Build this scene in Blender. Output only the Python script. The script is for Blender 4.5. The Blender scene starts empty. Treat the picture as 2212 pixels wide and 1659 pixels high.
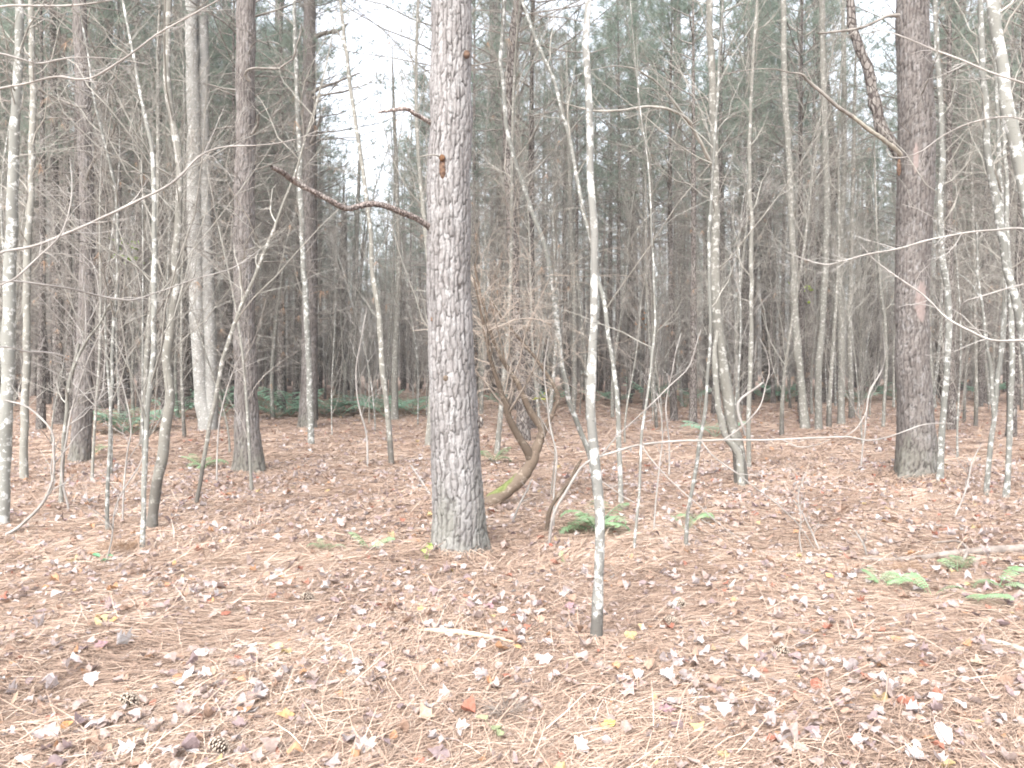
import bpy, math, random
import numpy as np
from mathutils import Vector, noise

SC = bpy.context.scene
COL = SC.collection
rng = np.random.default_rng(11)
R = random.Random(5)

# ------------------------------------------------------------------ camera model
CAM = np.array([0.0, 0.0, 1.5])
FPX, CX, CY, HOR = 1720.0, 1106.0, 829.5, 800.0
TH = math.atan((CY - HOR) / FPX)
FW = np.array([0.0, math.cos(TH), -math.sin(TH)])
UP = np.array([0.0, math.sin(TH), math.cos(TH)])


def ground(x, y):
    return (0.035 * np.sin(0.9 * x + 0.5) * np.sin(0.7 * y + 1.1) + 0.02 * np.sin(2.3 * x + 1.7 * y)
            + 0.012 * np.sin(4.1 * x - 3.3 * y + 0.4) + 0.42 * np.clip((y - 18) / 32, 0, 1) ** 1.5)


def ray(vx, vy):
    return np.array([vx - CX, 0, 0]) + UP * (CY - vy) + FW * FPX


def at(vx, vy, d):
    r = ray(vx, vy)
    return CAM + r * (d / r[1])


def floor_at(vx, vy):
    r = ray(vx, vy)
    t = -CAM[2] / r[2]
    for _ in range(6):
        p = CAM + r * t
        t = (float(ground(p[0], p[1])) - CAM[2]) / r[2]
    return CAM + r * t


def nrm(a):
    return a / np.maximum(np.linalg.norm(a, axis=-1, keepdims=True), 1e-9)


# ------------------------------------------------------------------ mesh accumulator
class Geo:
    def __init__(self):
        self.v, self.f, self.n = [], [], 0
        self.m, self.a = [], {}

    def add(self, V, F, mat=0, **attr):
        V = np.asarray(V, np.float32).reshape(-1, 3)
        F = np.asarray(F, np.int64)
        k = len(V)
        self.v.append(V)
        self.f.append(F + self.n)
        self.m.append(np.full(len(F), mat, np.int32))
        for name in set(self.a) | set(attr):
            if name not in self.a:
                w = np.asarray(attr[name]).shape[-1] if np.asarray(attr[name]).ndim == 2 else 1
                self.a[name] = [np.zeros((self.n, w), np.float32)] if self.n else []
            if name in attr:
                x = np.asarray(attr[name], np.float32)
                x = np.full((k, 1), x) if x.ndim == 0 else x.reshape(k, -1)
            else:
                x = np.zeros((k, self.a[name][0].shape[1]), np.float32)
            self.a[name].append(x)
        self.n += k

    def tubes(self, P, r, sides=3, mat=0, close=False, **attr):
        P = np.asarray(P, float)
        r = np.asarray(r, float)
        if P.ndim == 2:
            P, r = P[None], r[None]
        T, N, _ = P.shape
        t = np.empty_like(P)
        t[:, 1:-1] = P[:, 2:] - P[:, :-2]
        t[:, 0] = P[:, 1] - P[:, 0]
        t[:, -1] = P[:, -1] - P[:, -2]
        t = nrm(t)
        m = nrm(P[:, -1] - P[:, 0])
        ref = np.where(np.abs(m[:, 2:3]) > 0.8, np.array([[1.0, 0.03, 0]]), np.array([[0.02, 0.03, 1.0]]))
        ref = np.broadcast_to(ref[:, None], P.shape)
        n1 = nrm(ref - t * (ref * t).sum(-1, keepdims=True))
        n2 = np.cross(t, n1)
        a = np.arange(sides) * 2 * math.pi / sides
        V = (P[:, :, None] + r[:, :, None, None] * (n1[:, :, None] * np.cos(a)[None, None, :, None]
                                                   + n2[:, :, None] * np.sin(a)[None, None, :, None]))
        i = np.arange(N - 1)[:, None] * sides
        j = np.arange(sides)[None]
        q = np.stack([i + j, i + (j + 1) % sides, i + sides + (j + 1) % sides, i + sides + j], -1).reshape(-1, 4)
        F = (np.arange(T)[:, None, None] * N * sides + q[None]).reshape(-1, 4)
        self.add(V.reshape(-1, 3), F, mat, **attr)
        if close:
            for k in range(T):
                ring = V[k, -1]
                c = ring.mean(0)
                vv = np.vstack([ring, c[None]])
                ff = [[x, (x + 1) % sides, sides, sides] for x in range(sides)]
                self.add(vv, [f[:3] for f in ff], mat)
        return V

    def build(self, name, mats, parent=None, smooth=True):
        me = bpy.data.meshes.new(name)
        V = np.concatenate(self.v) if self.v else np.zeros((0, 3), np.float32)
        me.vertices.add(len(V))
        me.vertices.foreach_set('co', V.ravel())
        ls = np.concatenate([f.ravel() for f in self.f])
        cnt = np.concatenate([np.full(len(f), f.shape[1]) for f in self.f])
        start = np.concatenate([[0], np.cumsum(cnt)[:-1]])
        me.loops.add(len(ls))
        me.loops.foreach_set('vertex_index', ls.astype(np.int32))
        me.polygons.add(len(cnt))
        me.polygons.foreach_set('loop_start', start.astype(np.int32))
        me.polygons.foreach_set('material_index', np.concatenate(self.m))
        me.polygons.foreach_set('use_smooth', np.full(len(cnt), smooth))
        for nme, parts in self.a.items():
            x = np.concatenate(parts)
            if x.shape[1] == 1:
                at_ = me.attributes.new(nme, 'FLOAT', 'POINT')
                at_.data.foreach_set('value', x.ravel())
            else:
                at_ = me.attributes.new(nme, 'FLOAT_COLOR', 'POINT')
                x4 = np.concatenate([x, np.ones((len(x), 1), np.float32)], 1)
                at_.data.foreach_set('color', x4.ravel())
        for m in (mats if isinstance(mats, (list, tuple)) else [mats]):
            me.materials.append(m)
        me.update(calc_edges=True)
        return link(name, me, parent)


def link(name, me, parent=None, loc=None):
    o = bpy.data.objects.new(name, me)
    COL.objects.link(o)
    if parent is not None:
        o.parent = parent
    if loc is not None:
        o.location = loc
    return o


def tag(o, label=None, cat=None, group=None, kind=None):
    if label:
        o['label'] = label
    if cat:
        o['category'] = cat
    if group:
        o['group'] = group
    if kind:
        o['kind'] = kind
    return o


def thing(name, loc, label, cat, group=None):
    o = bpy.data.objects.new(name, None)
    o.empty_display_size = 0.1
    COL.objects.link(o)
    o.location = loc
    return tag(o, label, cat, group)


def copy_tree(o):
    c = o.copy()
    COL.objects.link(c)
    for ch in o.children:
        d = ch.copy()
        COL.objects.link(d)
        d.parent = c
    return c


# ------------------------------------------------------------------ materials
class NT:
    def __init__(self, name):
        self.mat = bpy.data.materials.new(name)
        self.mat.use_nodes = True
        self.nt = self.mat.node_tree
        self.nt.nodes.clear()
        self.out = self.n('ShaderNodeOutputMaterial')

    def n(self, kind, **kw):
        x = self.nt.nodes.new(kind)
        for k, v in kw.items():
            setattr(x, k, v)
        return x

    def l(self, a, b):
        self.nt.links.new(a, b)

    def val(self, sock, v):
        if hasattr(v, 'is_output'):
            self.l(v, sock)
        else:
            if isinstance(v, tuple) and len(v) == 3 and len(sock.default_value) == 4:
                v = (*v, 1.0)
            sock.default_value = v

    def coord(self, scale=(1, 1, 1)):
        tc = self.n('ShaderNodeTexCoord')
        mp = self.n('ShaderNodeMapping')
        mp.inputs['Scale'].default_value = scale
        self.l(tc.outputs['Object'], mp.inputs['Vector'])
        oi = self.rnd()
        cx = self.n('ShaderNodeCombineXYZ')
        for i, k in enumerate((37.0, 91.0, 53.0)):
            self.l(self.math('MULTIPLY', oi, k), cx.inputs[i])
        ad = self.n('ShaderNodeVectorMath', operation='ADD')
        self.l(mp.outputs['Vector'], ad.inputs[0])
        self.l(cx.outputs[0], ad.inputs[1])
        return ad.outputs[0]

    def noise(self, vec, scale, detail=4, rough=0.6):
        x = self.n('ShaderNodeTexNoise')
        x.inputs['Scale'].default_value = scale
        x.inputs['Detail'].default_value = detail
        x.inputs['Roughness'].default_value = rough
        self.l(vec, x.inputs['Vector'])
        return x.outputs['Fac']

    def ramp(self, fac, lo, hi, a=0.0, b=1.0):
        x = self.n('ShaderNodeMapRange')
        x.interpolation_type = 'SMOOTHSTEP'
        self.val(x.inputs['Value'], fac)
        x.inputs['From Min'].default_value = lo
        x.inputs['From Max'].default_value = hi
        x.inputs['To Min'].default_value = a
        x.inputs['To Max'].default_value = b
        return x.outputs['Result']

    def mix(self, fac, a, b, mode='MIX'):
        x = self.n('ShaderNodeMix', data_type='RGBA', blend_type=mode)
        self.val(x.inputs[0], fac)
        self.val(x.inputs[6], a)
        self.val(x.inputs[7], b)
        return x.outputs[2]

    def math(self, op, a, b=0.0):
        x = self.n('ShaderNodeMath', operation=op)
        self.val(x.inputs[0], a)
        self.val(x.inputs[1], b)
        return x.outputs[0]

    def attr(self, name, out='Fac'):
        x = self.n('ShaderNodeAttribute', attribute_name=name)
        return x.outputs[out]

    def rnd(self):
        return self.n('ShaderNodeObjectInfo').outputs['Random']

    def finish(self, color, rough=0.9, bump=None, strength=0.5, dist=0.01, spec=0.15, trans=0.0):
        b = self.n('ShaderNodeBsdfPrincipled')
        self.val(b.inputs['Base Color'], color)
        self.val(b.inputs['Roughness'], rough)
        b.inputs['Specular IOR Level'].default_value = spec
        if bump is not None:
            bp = self.n('ShaderNodeBump')
            bp.inputs['Strength'].default_value = strength
            bp.inputs['Distance'].default_value = dist
            self.l(bump, bp.inputs['Height'])
            self.l(bp.outputs['Normal'], b.inputs['Normal'])
        sh = b.outputs[0]
        if trans:
            t = self.n('ShaderNodeBsdfTranslucent')
            self.val(t.inputs['Color'], color)
            ms = self.n('ShaderNodeMixShader')
            ms.inputs[0].default_value = trans
            self.l(sh, ms.inputs[1])
            self.l(t.outputs[0], ms.inputs[2])
            sh = ms.outputs[0]
        self.l(sh, self.out.inputs['Surface'])
        return self.mat


def pine_bark_hero(name, plate, plate2, furrow, lichen):
    m = NT(name)
    v = m.coord((1, 1, 0.6))
    c = m.mix(m.attr('tone'), plate, plate2)
    c = m.mix(m.ramp(m.noise(v, 16, 5), 0.5, 0.68, 0, 0.7), c, lichen)
    c = m.mix(m.ramp(m.noise(v, 70, 3), 0.42, 0.7, 0, 0.45), c, tuple(x * 0.45 for x in plate))
    st = m.noise(m.coord((1, 1, .12)), 55, 3, .7)
    c = m.mix(m.ramp(st, 0.52, 0.64, 0, 0.55), c, tuple(x * 1.6 for x in furrow))
    stain = m.noise(m.coord((1, 1, .35)), 3.2, 4, .6)
    c = m.mix(m.ramp(stain, 0.46, 0.66, 0, 0.55), c, tuple(x * .62 for x in plate2))
    tc = m.n('ShaderNodeTexCoord')
    sp = m.n('ShaderNodeSeparateXYZ')
    m.l(tc.outputs['Object'], sp.inputs[0])
    alg = m.math('ADD', sp.outputs[2], m.math('MULTIPLY', m.math('SUBTRACT', m.noise(v, 5, 4, .65), .5), 2.4))
    c = m.mix(m.ramp(alg, .0, .75, .33, 0), c, (0.16, 0.168, 0.128))
    c = m.mix(m.attr('furrow'), c, furrow)
    c = m.mix(m.attr('patch'), c, (0.225, 0.182, 0.168))
    return m.finish(c, 0.92, m.noise(v, 110, 4), 0.6, 0.006)


def pine_bark(name, plate, plate2, furrow, scale=20):
    m = NT(name)
    v = m.coord((1, 1, 0.42))
    w = m.n('ShaderNodeTexNoise')
    w.inputs['Scale'].default_value = 9
    m.l(v, w.inputs['Vector'])
    mx = m.n('ShaderNodeMix', data_type='RGBA')
    mx.inputs[0].default_value = 0.06
    m.l(v, mx.inputs[6])
    m.l(w.outputs['Color'], mx.inputs[7])
    vo = m.n('ShaderNodeTexVoronoi', feature='DISTANCE_TO_EDGE')
    vo.inputs['Scale'].default_value = scale
    m.l(mx.outputs[2], vo.inputs['Vector'])
    vc = m.n('ShaderNodeTexVoronoi')
    vc.inputs['Scale'].default_value = scale
    m.l(mx.outputs[2], vc.inputs['Vector'])
    sep = m.n('ShaderNodeSeparateColor')
    m.l(vc.outputs['Color'], sep.inputs[0])
    c = m.mix(sep.outputs[0], plate, plate2)
    c = m.mix(m.ramp(m.noise(v, 8, 4), 0.5, 0.72, 0, 0.55), c, (0.38, 0.37, 0.34))
    e = m.ramp(vo.outputs['Distance'], 0.02, 0.16)
    c = m.mix(e, furrow, c)
    k = m.math('ADD', m.math('MULTIPLY', m.rnd(), 0.5), 0.75)
    cb = m.n('ShaderNodeCombineColor')
    for i in range(3):
        m.l(k, cb.inputs[i])
    c = m.mix(1.0, c, cb.outputs[0], 'MULTIPLY')
    return m.finish(c, 0.92, e, 0.8, 0.012)


def smooth_bark(name, base, lichen, dark, am=0.55, dk=0.6, char=0.0):
    m = NT(name)
    v = m.coord((1, 1, 1.0))
    vh = m.coord((1, 1, 3.0))
    big = m.noise(m.coord((1, 1, 0.5)), 3.0, 3)
    c = m.mix(m.ramp(big, 0.35, 0.65), tuple(x * 0.8 for x in base), base)
    c = m.mix(m.ramp(m.noise(v, 14, 5, 0.65), 0.62 - am * 0.2, 0.66 - am * 0.12), c, lichen)
    c = m.mix(m.ramp(m.noise(vh, 26, 4, 0.7), 0.60, 0.66, 0, dk), c, dark)
    if char:
        # fire-blackened foot with a ragged, blotchy upper limit (object z = height above the ground)
        tc = m.n('ShaderNodeTexCoord')
        sp = m.n('ShaderNodeSeparateXYZ')
        m.l(tc.outputs['Object'], sp.inputs[0])
        hh = m.math('ADD', sp.outputs[2], m.math('MULTIPLY', m.math('SUBTRACT', m.noise(v, 9, 5, 0.7), 0.5), 4.0 * char))
        c = m.mix(m.ramp(hh, char * 0.75, char * 1.05, 0.75, 0.0), c, (0.075, 0.068, 0.06))
    k = m.math('ADD', m.math('MULTIPLY', m.rnd(), 0.4), 0.8)
    cb = m.n('ShaderNodeCombineColor')
    for i in range(3):
        m.l(k, cb.inputs[i])
    c = m.mix(1.0, c, cb.outputs[0], 'MULTIPLY')
    return m.finish(c, 0.85, m.noise(vh, 40, 4), 0.45, 0.004)


def plain(name, c1, c2, scale=6, rough=0.9, trans=0.0, var=0.4):
    m = NT(name)
    v = m.coord()
    c = m.mix(m.ramp(m.noise(v, scale, 4), 0.35, 0.65), c1, c2)
    k = m.math('ADD', m.math('MULTIPLY', m.rnd(), var), 1 - var / 2)
    cb = m.n('ShaderNodeCombineColor')
    for i in range(3):
        m.l(k, cb.inputs[i])
    c = m.mix(1.0, c, cb.outputs[0], 'MULTIPLY')
    return m.finish(c, rough, None, trans=trans)


def by_attr(name, rough=0.85, trans=0.25):
    m = NT(name)
    v = m.coord()
    c = m.mix(m.ramp(m.noise(v, 60, 3), 0.35, 0.7, 0, 0.35), m.attr('tint', 'Color'), (0.30, 0.22, 0.17), 'MULTIPLY')
    return m.finish(c, rough, None, trans=trans)


M = {}
M['pine_grey'] = pine_bark_hero('pine_bark_grey', (0.27, 0.26, 0.255), (0.20, 0.187, 0.181), (0.04, 0.035, 0.033), (0.35, 0.348, 0.342))
M['pine_red'] = pine_bark_hero('pine_bark_red', (0.19, 0.173, 0.162), (0.143, 0.126, 0.116), (0.034, 0.029, 0.028), (0.26, 0.252, 0.248))
M['pine_far'] = pine_bark('pine_bark_scaly', (0.175, 0.158, 0.145), (0.13, 0.115, 0.105), (0.05, 0.041, 0.038))
M['pale'] = smooth_bark('bark_pale_lichen', (0.185, 0.184, 0.166), (0.40, 0.40, 0.38), (0.11, 0.10, 0.085), 0.55, 0.6)
M['pale_char'] = smooth_bark('bark_pale_lichen_burnt_foot', (0.215, 0.212, 0.195), (0.44, 0.438, 0.415), (0.075, 0.068, 0.06), 0.66, 0.85, 0.26)
M['grey'] = smooth_bark('bark_smooth_grey', (0.19, 0.184, 0.162), (0.33, 0.323, 0.298), (0.09, 0.08, 0.065), 0.4, 0.7)
M['grey_char'] = smooth_bark('bark_grey_burnt_foot', (0.175, 0.168, 0.147), (0.33, 0.322, 0.298), (0.08, 0.07, 0.06), 0.45, 0.7, 0.55)
M['twin'] = smooth_bark('bark_beech_grey', (0.245, 0.24, 0.225), (0.345, 0.34, 0.322), (0.06, 0.055, 0.048), 0.45, 0.95)
M['brown'] = smooth_bark('bark_brown_peeling', (0.125, 0.096, 0.073), (0.21, 0.172, 0.137), (0.05, 0.04, 0.03), 0.3, 0.85)
M['twig'] = plain('twig_grey', (0.20, 0.188, 0.165), (0.32, 0.305, 0.272), 5)
M['twig_pale'] = plain('twig_pale', (0.22, 0.203, 0.187), (0.33, 0.312, 0.292), 5, var=0.2)
M['twig_dark'] = plain('twig_dead_pine', (0.135, 0.121, 0.107), (0.24, 0.221, 0.199), 5)
M['twig_brown'] = plain('twig_brown', (0.235, 0.193, 0.158), (0.345, 0.295, 0.25), 5)
M['needle'] = plain('pine_needles_green', (0.155, 0.20, 0.16), (0.245, 0.29, 0.235), 1.2, 0.6, 0.6)
M['dead_needle'] = plain('pine_needles_dead', (0.33, 0.215, 0.14), (0.43, 0.30, 0.21), 3, 0.8, 0.3)
M['fern'] = plain('fern_green', (0.19, 0.31, 0.155), (0.29, 0.405, 0.25), 9, 0.6, 0.4)
M['fern_far'] = plain('fern_dark_green', (0.19, 0.33, 0.225), (0.28, 0.41, 0.31), 5, 0.6, 0.4)
M['leaf'] = by_attr('dry_leaf')
M['moss'] = plain('moss_green', (0.10, 0.12, 0.04), (0.16, 0.175, 0.075), 30)
M['knot'] = plain('knot_dark', (0.07, 0.045, 0.035), (0.15, 0.095, 0.065), 40)
M['resin'] = plain('resin_orange', (0.13, 0.068, 0.036), (0.07, 0.04, 0.025), 60)
M['wood'] = plain('bare_wood', (0.26, 0.236, 0.195), (0.36, 0.335, 0.285), 12, var=0.1)
M['log'] = pine_bark('limb_flaking_bark', (0.34, 0.29, 0.265), (0.27, 0.225, 0.205), (0.11, 0.088, 0.08), 55)
M['log_wood'] = plain('log_weathered', (0.15, 0.127, 0.112), (0.25, 0.217, 0.192), 14, var=0.1)
M['tan_stick'] = plain('stick_tan', (0.40, 0.305, 0.22), (0.50, 0.395, 0.30), 14, var=0.1)
M['cone'] = NT('cone_scales')
_c = M['cone']
M['cone'] = _c.finish(_c.mix(_c.attr('tone'), (0.055, 0.038, 0.03), (0.52, 0.44, 0.36)), 0.85)


def needle_mat():
    m = NT('fallen_needles')
    t = m.attr('tone')
    r = m.n('ShaderNodeValToRGB')
    el = r.color_ramp.elements
    el[0].position, el[0].color = 0.0, (0.10, 0.065, 0.052, 1)
    el[1].position, el[1].color = 1.0, (0.54, 0.455, 0.38, 1)
    for p, c in ((0.3, (0.235, 0.163, 0.122)), (0.65, (0.36, 0.262, 0.20)), (0.85, (0.44, 0.338, 0.264))):
        e = el.new(p)
        e.color = (*c, 1)
    m.l(t, r.inputs[0])
    return m.finish(r.outputs[0], 0.75, spec=0.3)


M['needles'] = needle_mat()


def ground_mat():
    m = NT('forest_floor')
    v = m.coord()
    st = m.coord((1, 1, 1))
    n1 = m.noise(st, 45, 6, 0.7)
    n2 = m.noise(v, 1.2, 4)
    c = m.mix(m.ramp(n1, 0.3, 0.72), (0.12, 0.084, 0.066), (0.35, 0.255, 0.20))
    c = m.mix(m.ramp(n2, 0.4, 0.62, 0, 0.4), c, (0.31, 0.228, 0.18))
    vo = m.n('ShaderNodeTexVoronoi')
    vo.inputs['Scale'].default_value = 9
    m.l(v, vo.inputs['Vector'])
    sp = m.n('ShaderNodeSeparateColor')
    m.l(vo.outputs['Color'], sp.inputs[0])
    leafy = m.math('MULTIPLY', m.ramp(sp.outputs[0], 0.70, 0.72), m.ramp(vo.outputs['Distance'], 0.45, 0.30))
    c = m.mix(leafy, c, (0.40, 0.335, 0.305))
    return m.finish(c, 0.95, n1, 0.8, 0.03)


M['ground'] = ground_mat()


# ------------------------------------------------------------------ plant generators
def catmull(P, n):
    P = np.asarray(P, float)
    if len(P) < 3:
        s = np.linspace(0, 1, n)[:, None]
        return P[0] * (1 - s) + P[-1] * s
    Q = np.vstack([2 * P[0] - P[1], P, 2 * P[-1] - P[-2]])
    seg = np.linalg.norm(np.diff(P[:, :3], axis=0), axis=1)
    cum = np.concatenate([[0], np.cumsum(seg)])
    out = []
    for s in np.linspace(0, cum[-1], n):
        i = min(int(np.searchsorted(cum, s, side='right') - 1), len(P) - 2)
        t = (s - cum[i]) / max(seg[i], 1e-9)
        p0, p1, p2, p3 = Q[i], Q[i + 1], Q[i + 2], Q[i + 3]
        out.append(0.5 * (2 * p1 + (p2 - p0) * t + (2 * p0 - 5 * p1 + 4 * p2 - p3) * t * t
                          + (3 * p1 - p0 - 3 * p2 + p3) * t ** 3))
    return np.array(out)


def grow(S, D, L, R0, N=5, up=0.0, bend=0.25, wig=0.05, tip=0.3, g=rng):
    S, D, L, R0 = (np.asarray(x, float) for x in (S, nrm(np.asarray(D, float)), L, R0))
    K = len(S)
    s = np.linspace(0, 1, N)
    B = g.normal(size=(K, 3)) * bend
    B[:, 2] += up
    W = np.cumsum(g.normal(size=(K, N, 3)), 1) * wig / math.sqrt(N)
    W -= W[:, :1]
    P = S[:, None] + L[:, None, None] * (D[:, None] * s[None, :, None] + B[:, None] * (s ** 2)[None, :, None] + W)
    r = R0[:, None] * (1 - (1 - tip) * s[None])
    return P, r


def kids(P, r, n, N=4, ang=(30, 65), lr=(0.3, 0.6), rr=0.6, smin=0.2, up=0.05, bend=0.25, wig=0.06, tip=0.35, g=rng, rmin=0.0012):
    K, NN, _ = P.shape
    idx = np.repeat(np.arange(K), n)
    s = g.uniform(smin, 0.98, len(idx))
    fi = s * (NN - 1)
    i0 = np.minimum(fi.astype(int), NN - 2)
    fr = (fi - i0)[:, None]
    A, B = P[idx, i0], P[idx, i0 + 1]
    S = A * (1 - fr) + B * fr
    T = nrm(B - A)
    rand = g.normal(size=S.shape)
    perp = nrm(rand - T * (rand * T).sum(-1, keepdims=True))
    a = np.radians(g.uniform(*ang, len(idx)))[:, None]
    plen = np.linalg.norm(P[:, -1] - P[:, 0], axis=1)[idx]
    L = plen * g.uniform(*lr, len(idx)) * (1.15 - 0.6 * s)
    rad = np.maximum(r[idx, i0] * rr, rmin)
    return grow(S, T * np.cos(a) + perp * np.sin(a), L, rad, N, up, bend, wig, tip, g)


def tufts(geo, C, A, n, ln=(0.14, 0.24), w=0.012, mat=1, spread=0.9, g=rng):
    C = np.repeat(C, n, 0)
    A = np.repeat(A, n, 0)
    D = nrm(nrm(A) * 0.7 + g.normal(size=C.shape) * spread * 0.6)
    D[:, 2] += 0.08
    side = nrm(np.cross(D, g.normal(size=C.shape)))
    L = g.uniform(*ln, len(C))[:, None]
    V = np.stack([C - side * w / 2, C + side * w / 2, C + D * L + side * w * 0.12, C + D * L - side * w * 0.12], 1)
    F = np.arange(len(C))[:, None] * 4 + np.array([[0, 1, 2, 3]])
    geo.add(V.reshape(-1, 3), F, mat)


def along(P, z):
    """points and radii of a trunk polyline at heights z"""
    zz = P[:, 2]
    return np.stack([np.interp(z, zz, P[:, 0]), np.interp(z, zz, P[:, 1]), z], -1)


def pine_crown(geo, P, rad, z_dead, z_green, H, g, dead_n=(2, 5), dead_L=(0.5, 2.1), lod=1.0, step=0.4, rk=1.0):
    """dead side branches below and needled limbs above, grown from trunk polyline P; materials 0 dead twig, 1 needles"""
    zs, S, D, L = [], [], [], []
    z = z_dead
    while z < z_green + 1.0:
        n = int(g.integers(dead_n[0], dead_n[1] + 1))
        a0 = g.uniform(0, 6.28)
        for k in range(n):
            a = a0 + k * 6.28 / n + g.normal() * 0.5
            D.append((math.cos(a), math.sin(a), g.uniform(-0.15, 0.5)))
            L.append(g.uniform(*dead_L) * (0.6 if z < 2.2 else 1.0))
            zs.append(z + g.normal() * 0.06)
        z += step * g.uniform(0.6, 1.4)
    if zs:
        S = along(P, np.array(zs))
        r0 = g.uniform(0.006, 0.014, len(S)) * rk
        B, r = grow(S, D, L, r0, 6, 0.02, 0.22, 0.06, 0.3, g)
        geo.tubes(B, r, 4, 0)
        B2, r2 = kids(B, r, 5, 4, (25, 70), (0.25, 0.65), 0.6, 0.2, 0.05, 0.3, 0.07, 0.4, g, 0.0026)
        geo.tubes(B2, r2, 3, 0)
        B3, r3 = kids(B2, r2, 3, 3, (25, 70), (0.3, 0.75), 0.7, 0.2, 0.05, 0.2, 0.07, 0.4, g, 0.0022)
        geo.tubes(B3, r3, 3, 0)
        kk = g.choice(len(B2), max(2, len(B2) // 22), replace=False)
        tufts(geo, B2[kk, -1], np.tile([0, 0, -1.0], (len(kk), 1)), 14, (.12, .26), .006, 2, .5, g)
    zs, D, L = [], [], []
    z = z_green
    while z < H - 0.3:
        f = (z - z_green) / (H - z_green)
        for k in range(int(g.integers(2, 5) if z < 10.5 else g.integers(3, 6))):  # more limbs high up, added to block light from overhead
            a = g.uniform(0, 6.28)
            D.append((math.cos(a), math.sin(a), 0.15 + 0.8 * f + g.normal() * 0.15))
            L.append((3.1 * (1 - f) ** 0.8 + 0.5) * g.uniform(0.6, 1.1))
            zs.append(z + g.normal() * 0.1)
        z += g.uniform(0.35, 0.75)
    S = along(P, np.array(zs))
    B, r = grow(S, D, L, g.uniform(0.014, 0.03, len(S)), 6, 0.12, 0.15, 0.05, 0.3, g)
    geo.tubes(B, r, 4, 0)
    B2, r2 = kids(B, r, 5, 4, (25, 60), (0.25, 0.5), 0.5, 0.3, 0.15, 0.2, 0.05, 0.4, g)
    geo.tubes(B2, r2, 3, 0)
    n = max(6, int(15 * lod))
    C = np.concatenate([B[:, -1], B2[:, -1], B2[:, -2], B[:, -2]])
    A = np.concatenate([B[:, -1] - B[:, -2], B2[:, -1] - B2[:, -2], B2[:, -1] - B2[:, -2], B[:, -1] - B[:, -2]])
    tufts(geo, C, A, n, (0.17, 0.30), 0.010, 1, 1.0, g)
    hi = C[:, 2] > 11.2  # extra needles in the upper crown, added to darken the woods below
    tufts(geo, C[hi], A[hi], n // 3, (0.17, 0.32), 0.012, 1, 1.1, g)


def bare_crown(geo, P, rad, z0, H, g, n=26, L=(0.7, 2.2), out=(30, 60), up=0.25, rk=1.0, k1=4, k2=2, mat=0, rmin=0.0016):
    zs = z0 + (H - z0) * g.uniform(0, 1, n) ** 0.85
    S = along(P, zs)
    a = g.uniform(0, 6.28, n)
    e = np.radians(g.uniform(*out, n))
    D = np.stack([np.cos(a) * np.sin(e), np.sin(a) * np.sin(e), np.cos(e)], -1)
    f = (zs - z0) / max(H - z0, 0.1)
    LL = g.uniform(*L, n) * (1.15 - 0.7 * f)
    rr = np.interp(zs, P[:, 2], rad)
    r0 = np.minimum(g.uniform(0.005, 0.011, n) * rk, rr * 0.55)
    B, r = grow(S, D, LL, r0, 7, up, 0.28, 0.06, 0.3, g)
    geo.tubes(B, r, 4, mat)
    if k1:
        B2, r2 = kids(B, r, k1, 5, (25, 60), (0.3, 0.65), 0.6, 0.2, 0.12, 0.28, 0.07, 0.4, g, rmin)
        geo.tubes(B2, r2, 3, mat)
        if k2:
            B3, r3 = kids(B2, r2, k2, 4, (25, 60), (0.3, 0.7), 0.7, 0.2, 0.1, 0.2, 0.07, 0.4, g, rmin)
            geo.tubes(B3, r3, 3, mat)


def kinked(A, amp, every):
    """small angular changes of direction at nodes, about amp radii, one node every so many metres"""
    L = float(np.linalg.norm(np.diff(A[:, :3], axis=0), axis=1).sum())
    k = max(3, min(len(A), int(L / every)))
    off = rng.normal(size=(k, 3)) * [1, 1, .3]
    s = np.linspace(0, 1, len(A))
    for i in range(3):
        o = np.interp(s, np.linspace(0, 1, k), off[:, i])
        o *= np.minimum(1, s * 6)
        A[:, i] += o * (np.minimum(A[:, 3] * amp, .0055) + .0012)
    return A


def stem_from_px(pts, w, H=None, d=None, lean=0.0, n=60, taper=0.35):
    """pts: pixels from the foot up (the foot stands on the ground unless d is given); w: widths in pixels at those points.
    Returns base point, local polyline, radii: the stem goes on above the frame up to height H."""
    base = floor_at(*pts[0]) if d is None else None
    d0 = base[1] if d is None else d
    W, Rr = [], []
    w = [w] * len(pts) if not hasattr(w, '__len__') else w
    wi = np.interp(np.linspace(0, 1, len(pts)), np.linspace(0, 1, len(w)), w)
    for (vx, vy), ww in zip(pts, wi):
        p = at(vx, vy, d0)
        dd = d0 + lean * p[2]
        p = at(vx, vy, dd)
        W.append(p)
        Rr.append(ww / 2 / FPX * dd)
    if base is None:
        base = np.array([W[0][0], W[0][1], float(ground(W[0][0], W[0][1]))])
    else:
        W[0] = base.copy()
    A = np.column_stack([np.array(W), np.array(Rr)])
    A = catmull(A, n)
    A = kinked(A, 0.35, 0.22)
    if H:
        H = max(H, A[-1, 2] + 2.0)
    if H and A[-1, 2] < H - 0.3:
        top = A[-1].copy()
        k = min(12, len(A) - 1)
        dr = nrm(A[-1, :3] - A[-1 - k, :3])
        m = 14
        ext = []
        h = H - top[2]
        for i in range(1, m + 1):
            s = i / m
            q = top[:3] + np.array([dr[0] / max(dr[2], .3) * h * s * (1 - 0.4 * s), dr[1] * h * s, h * s])
            ext.append([*q, top[3] * (1 - (1 - 0.15) * s)])
        A = np.vstack([A, ext])
    A[:, :3] -= base
    A[0, 2] -= 0.06
    return base, A[:, :3], np.maximum(A[:, 3], 0.0015)


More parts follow.
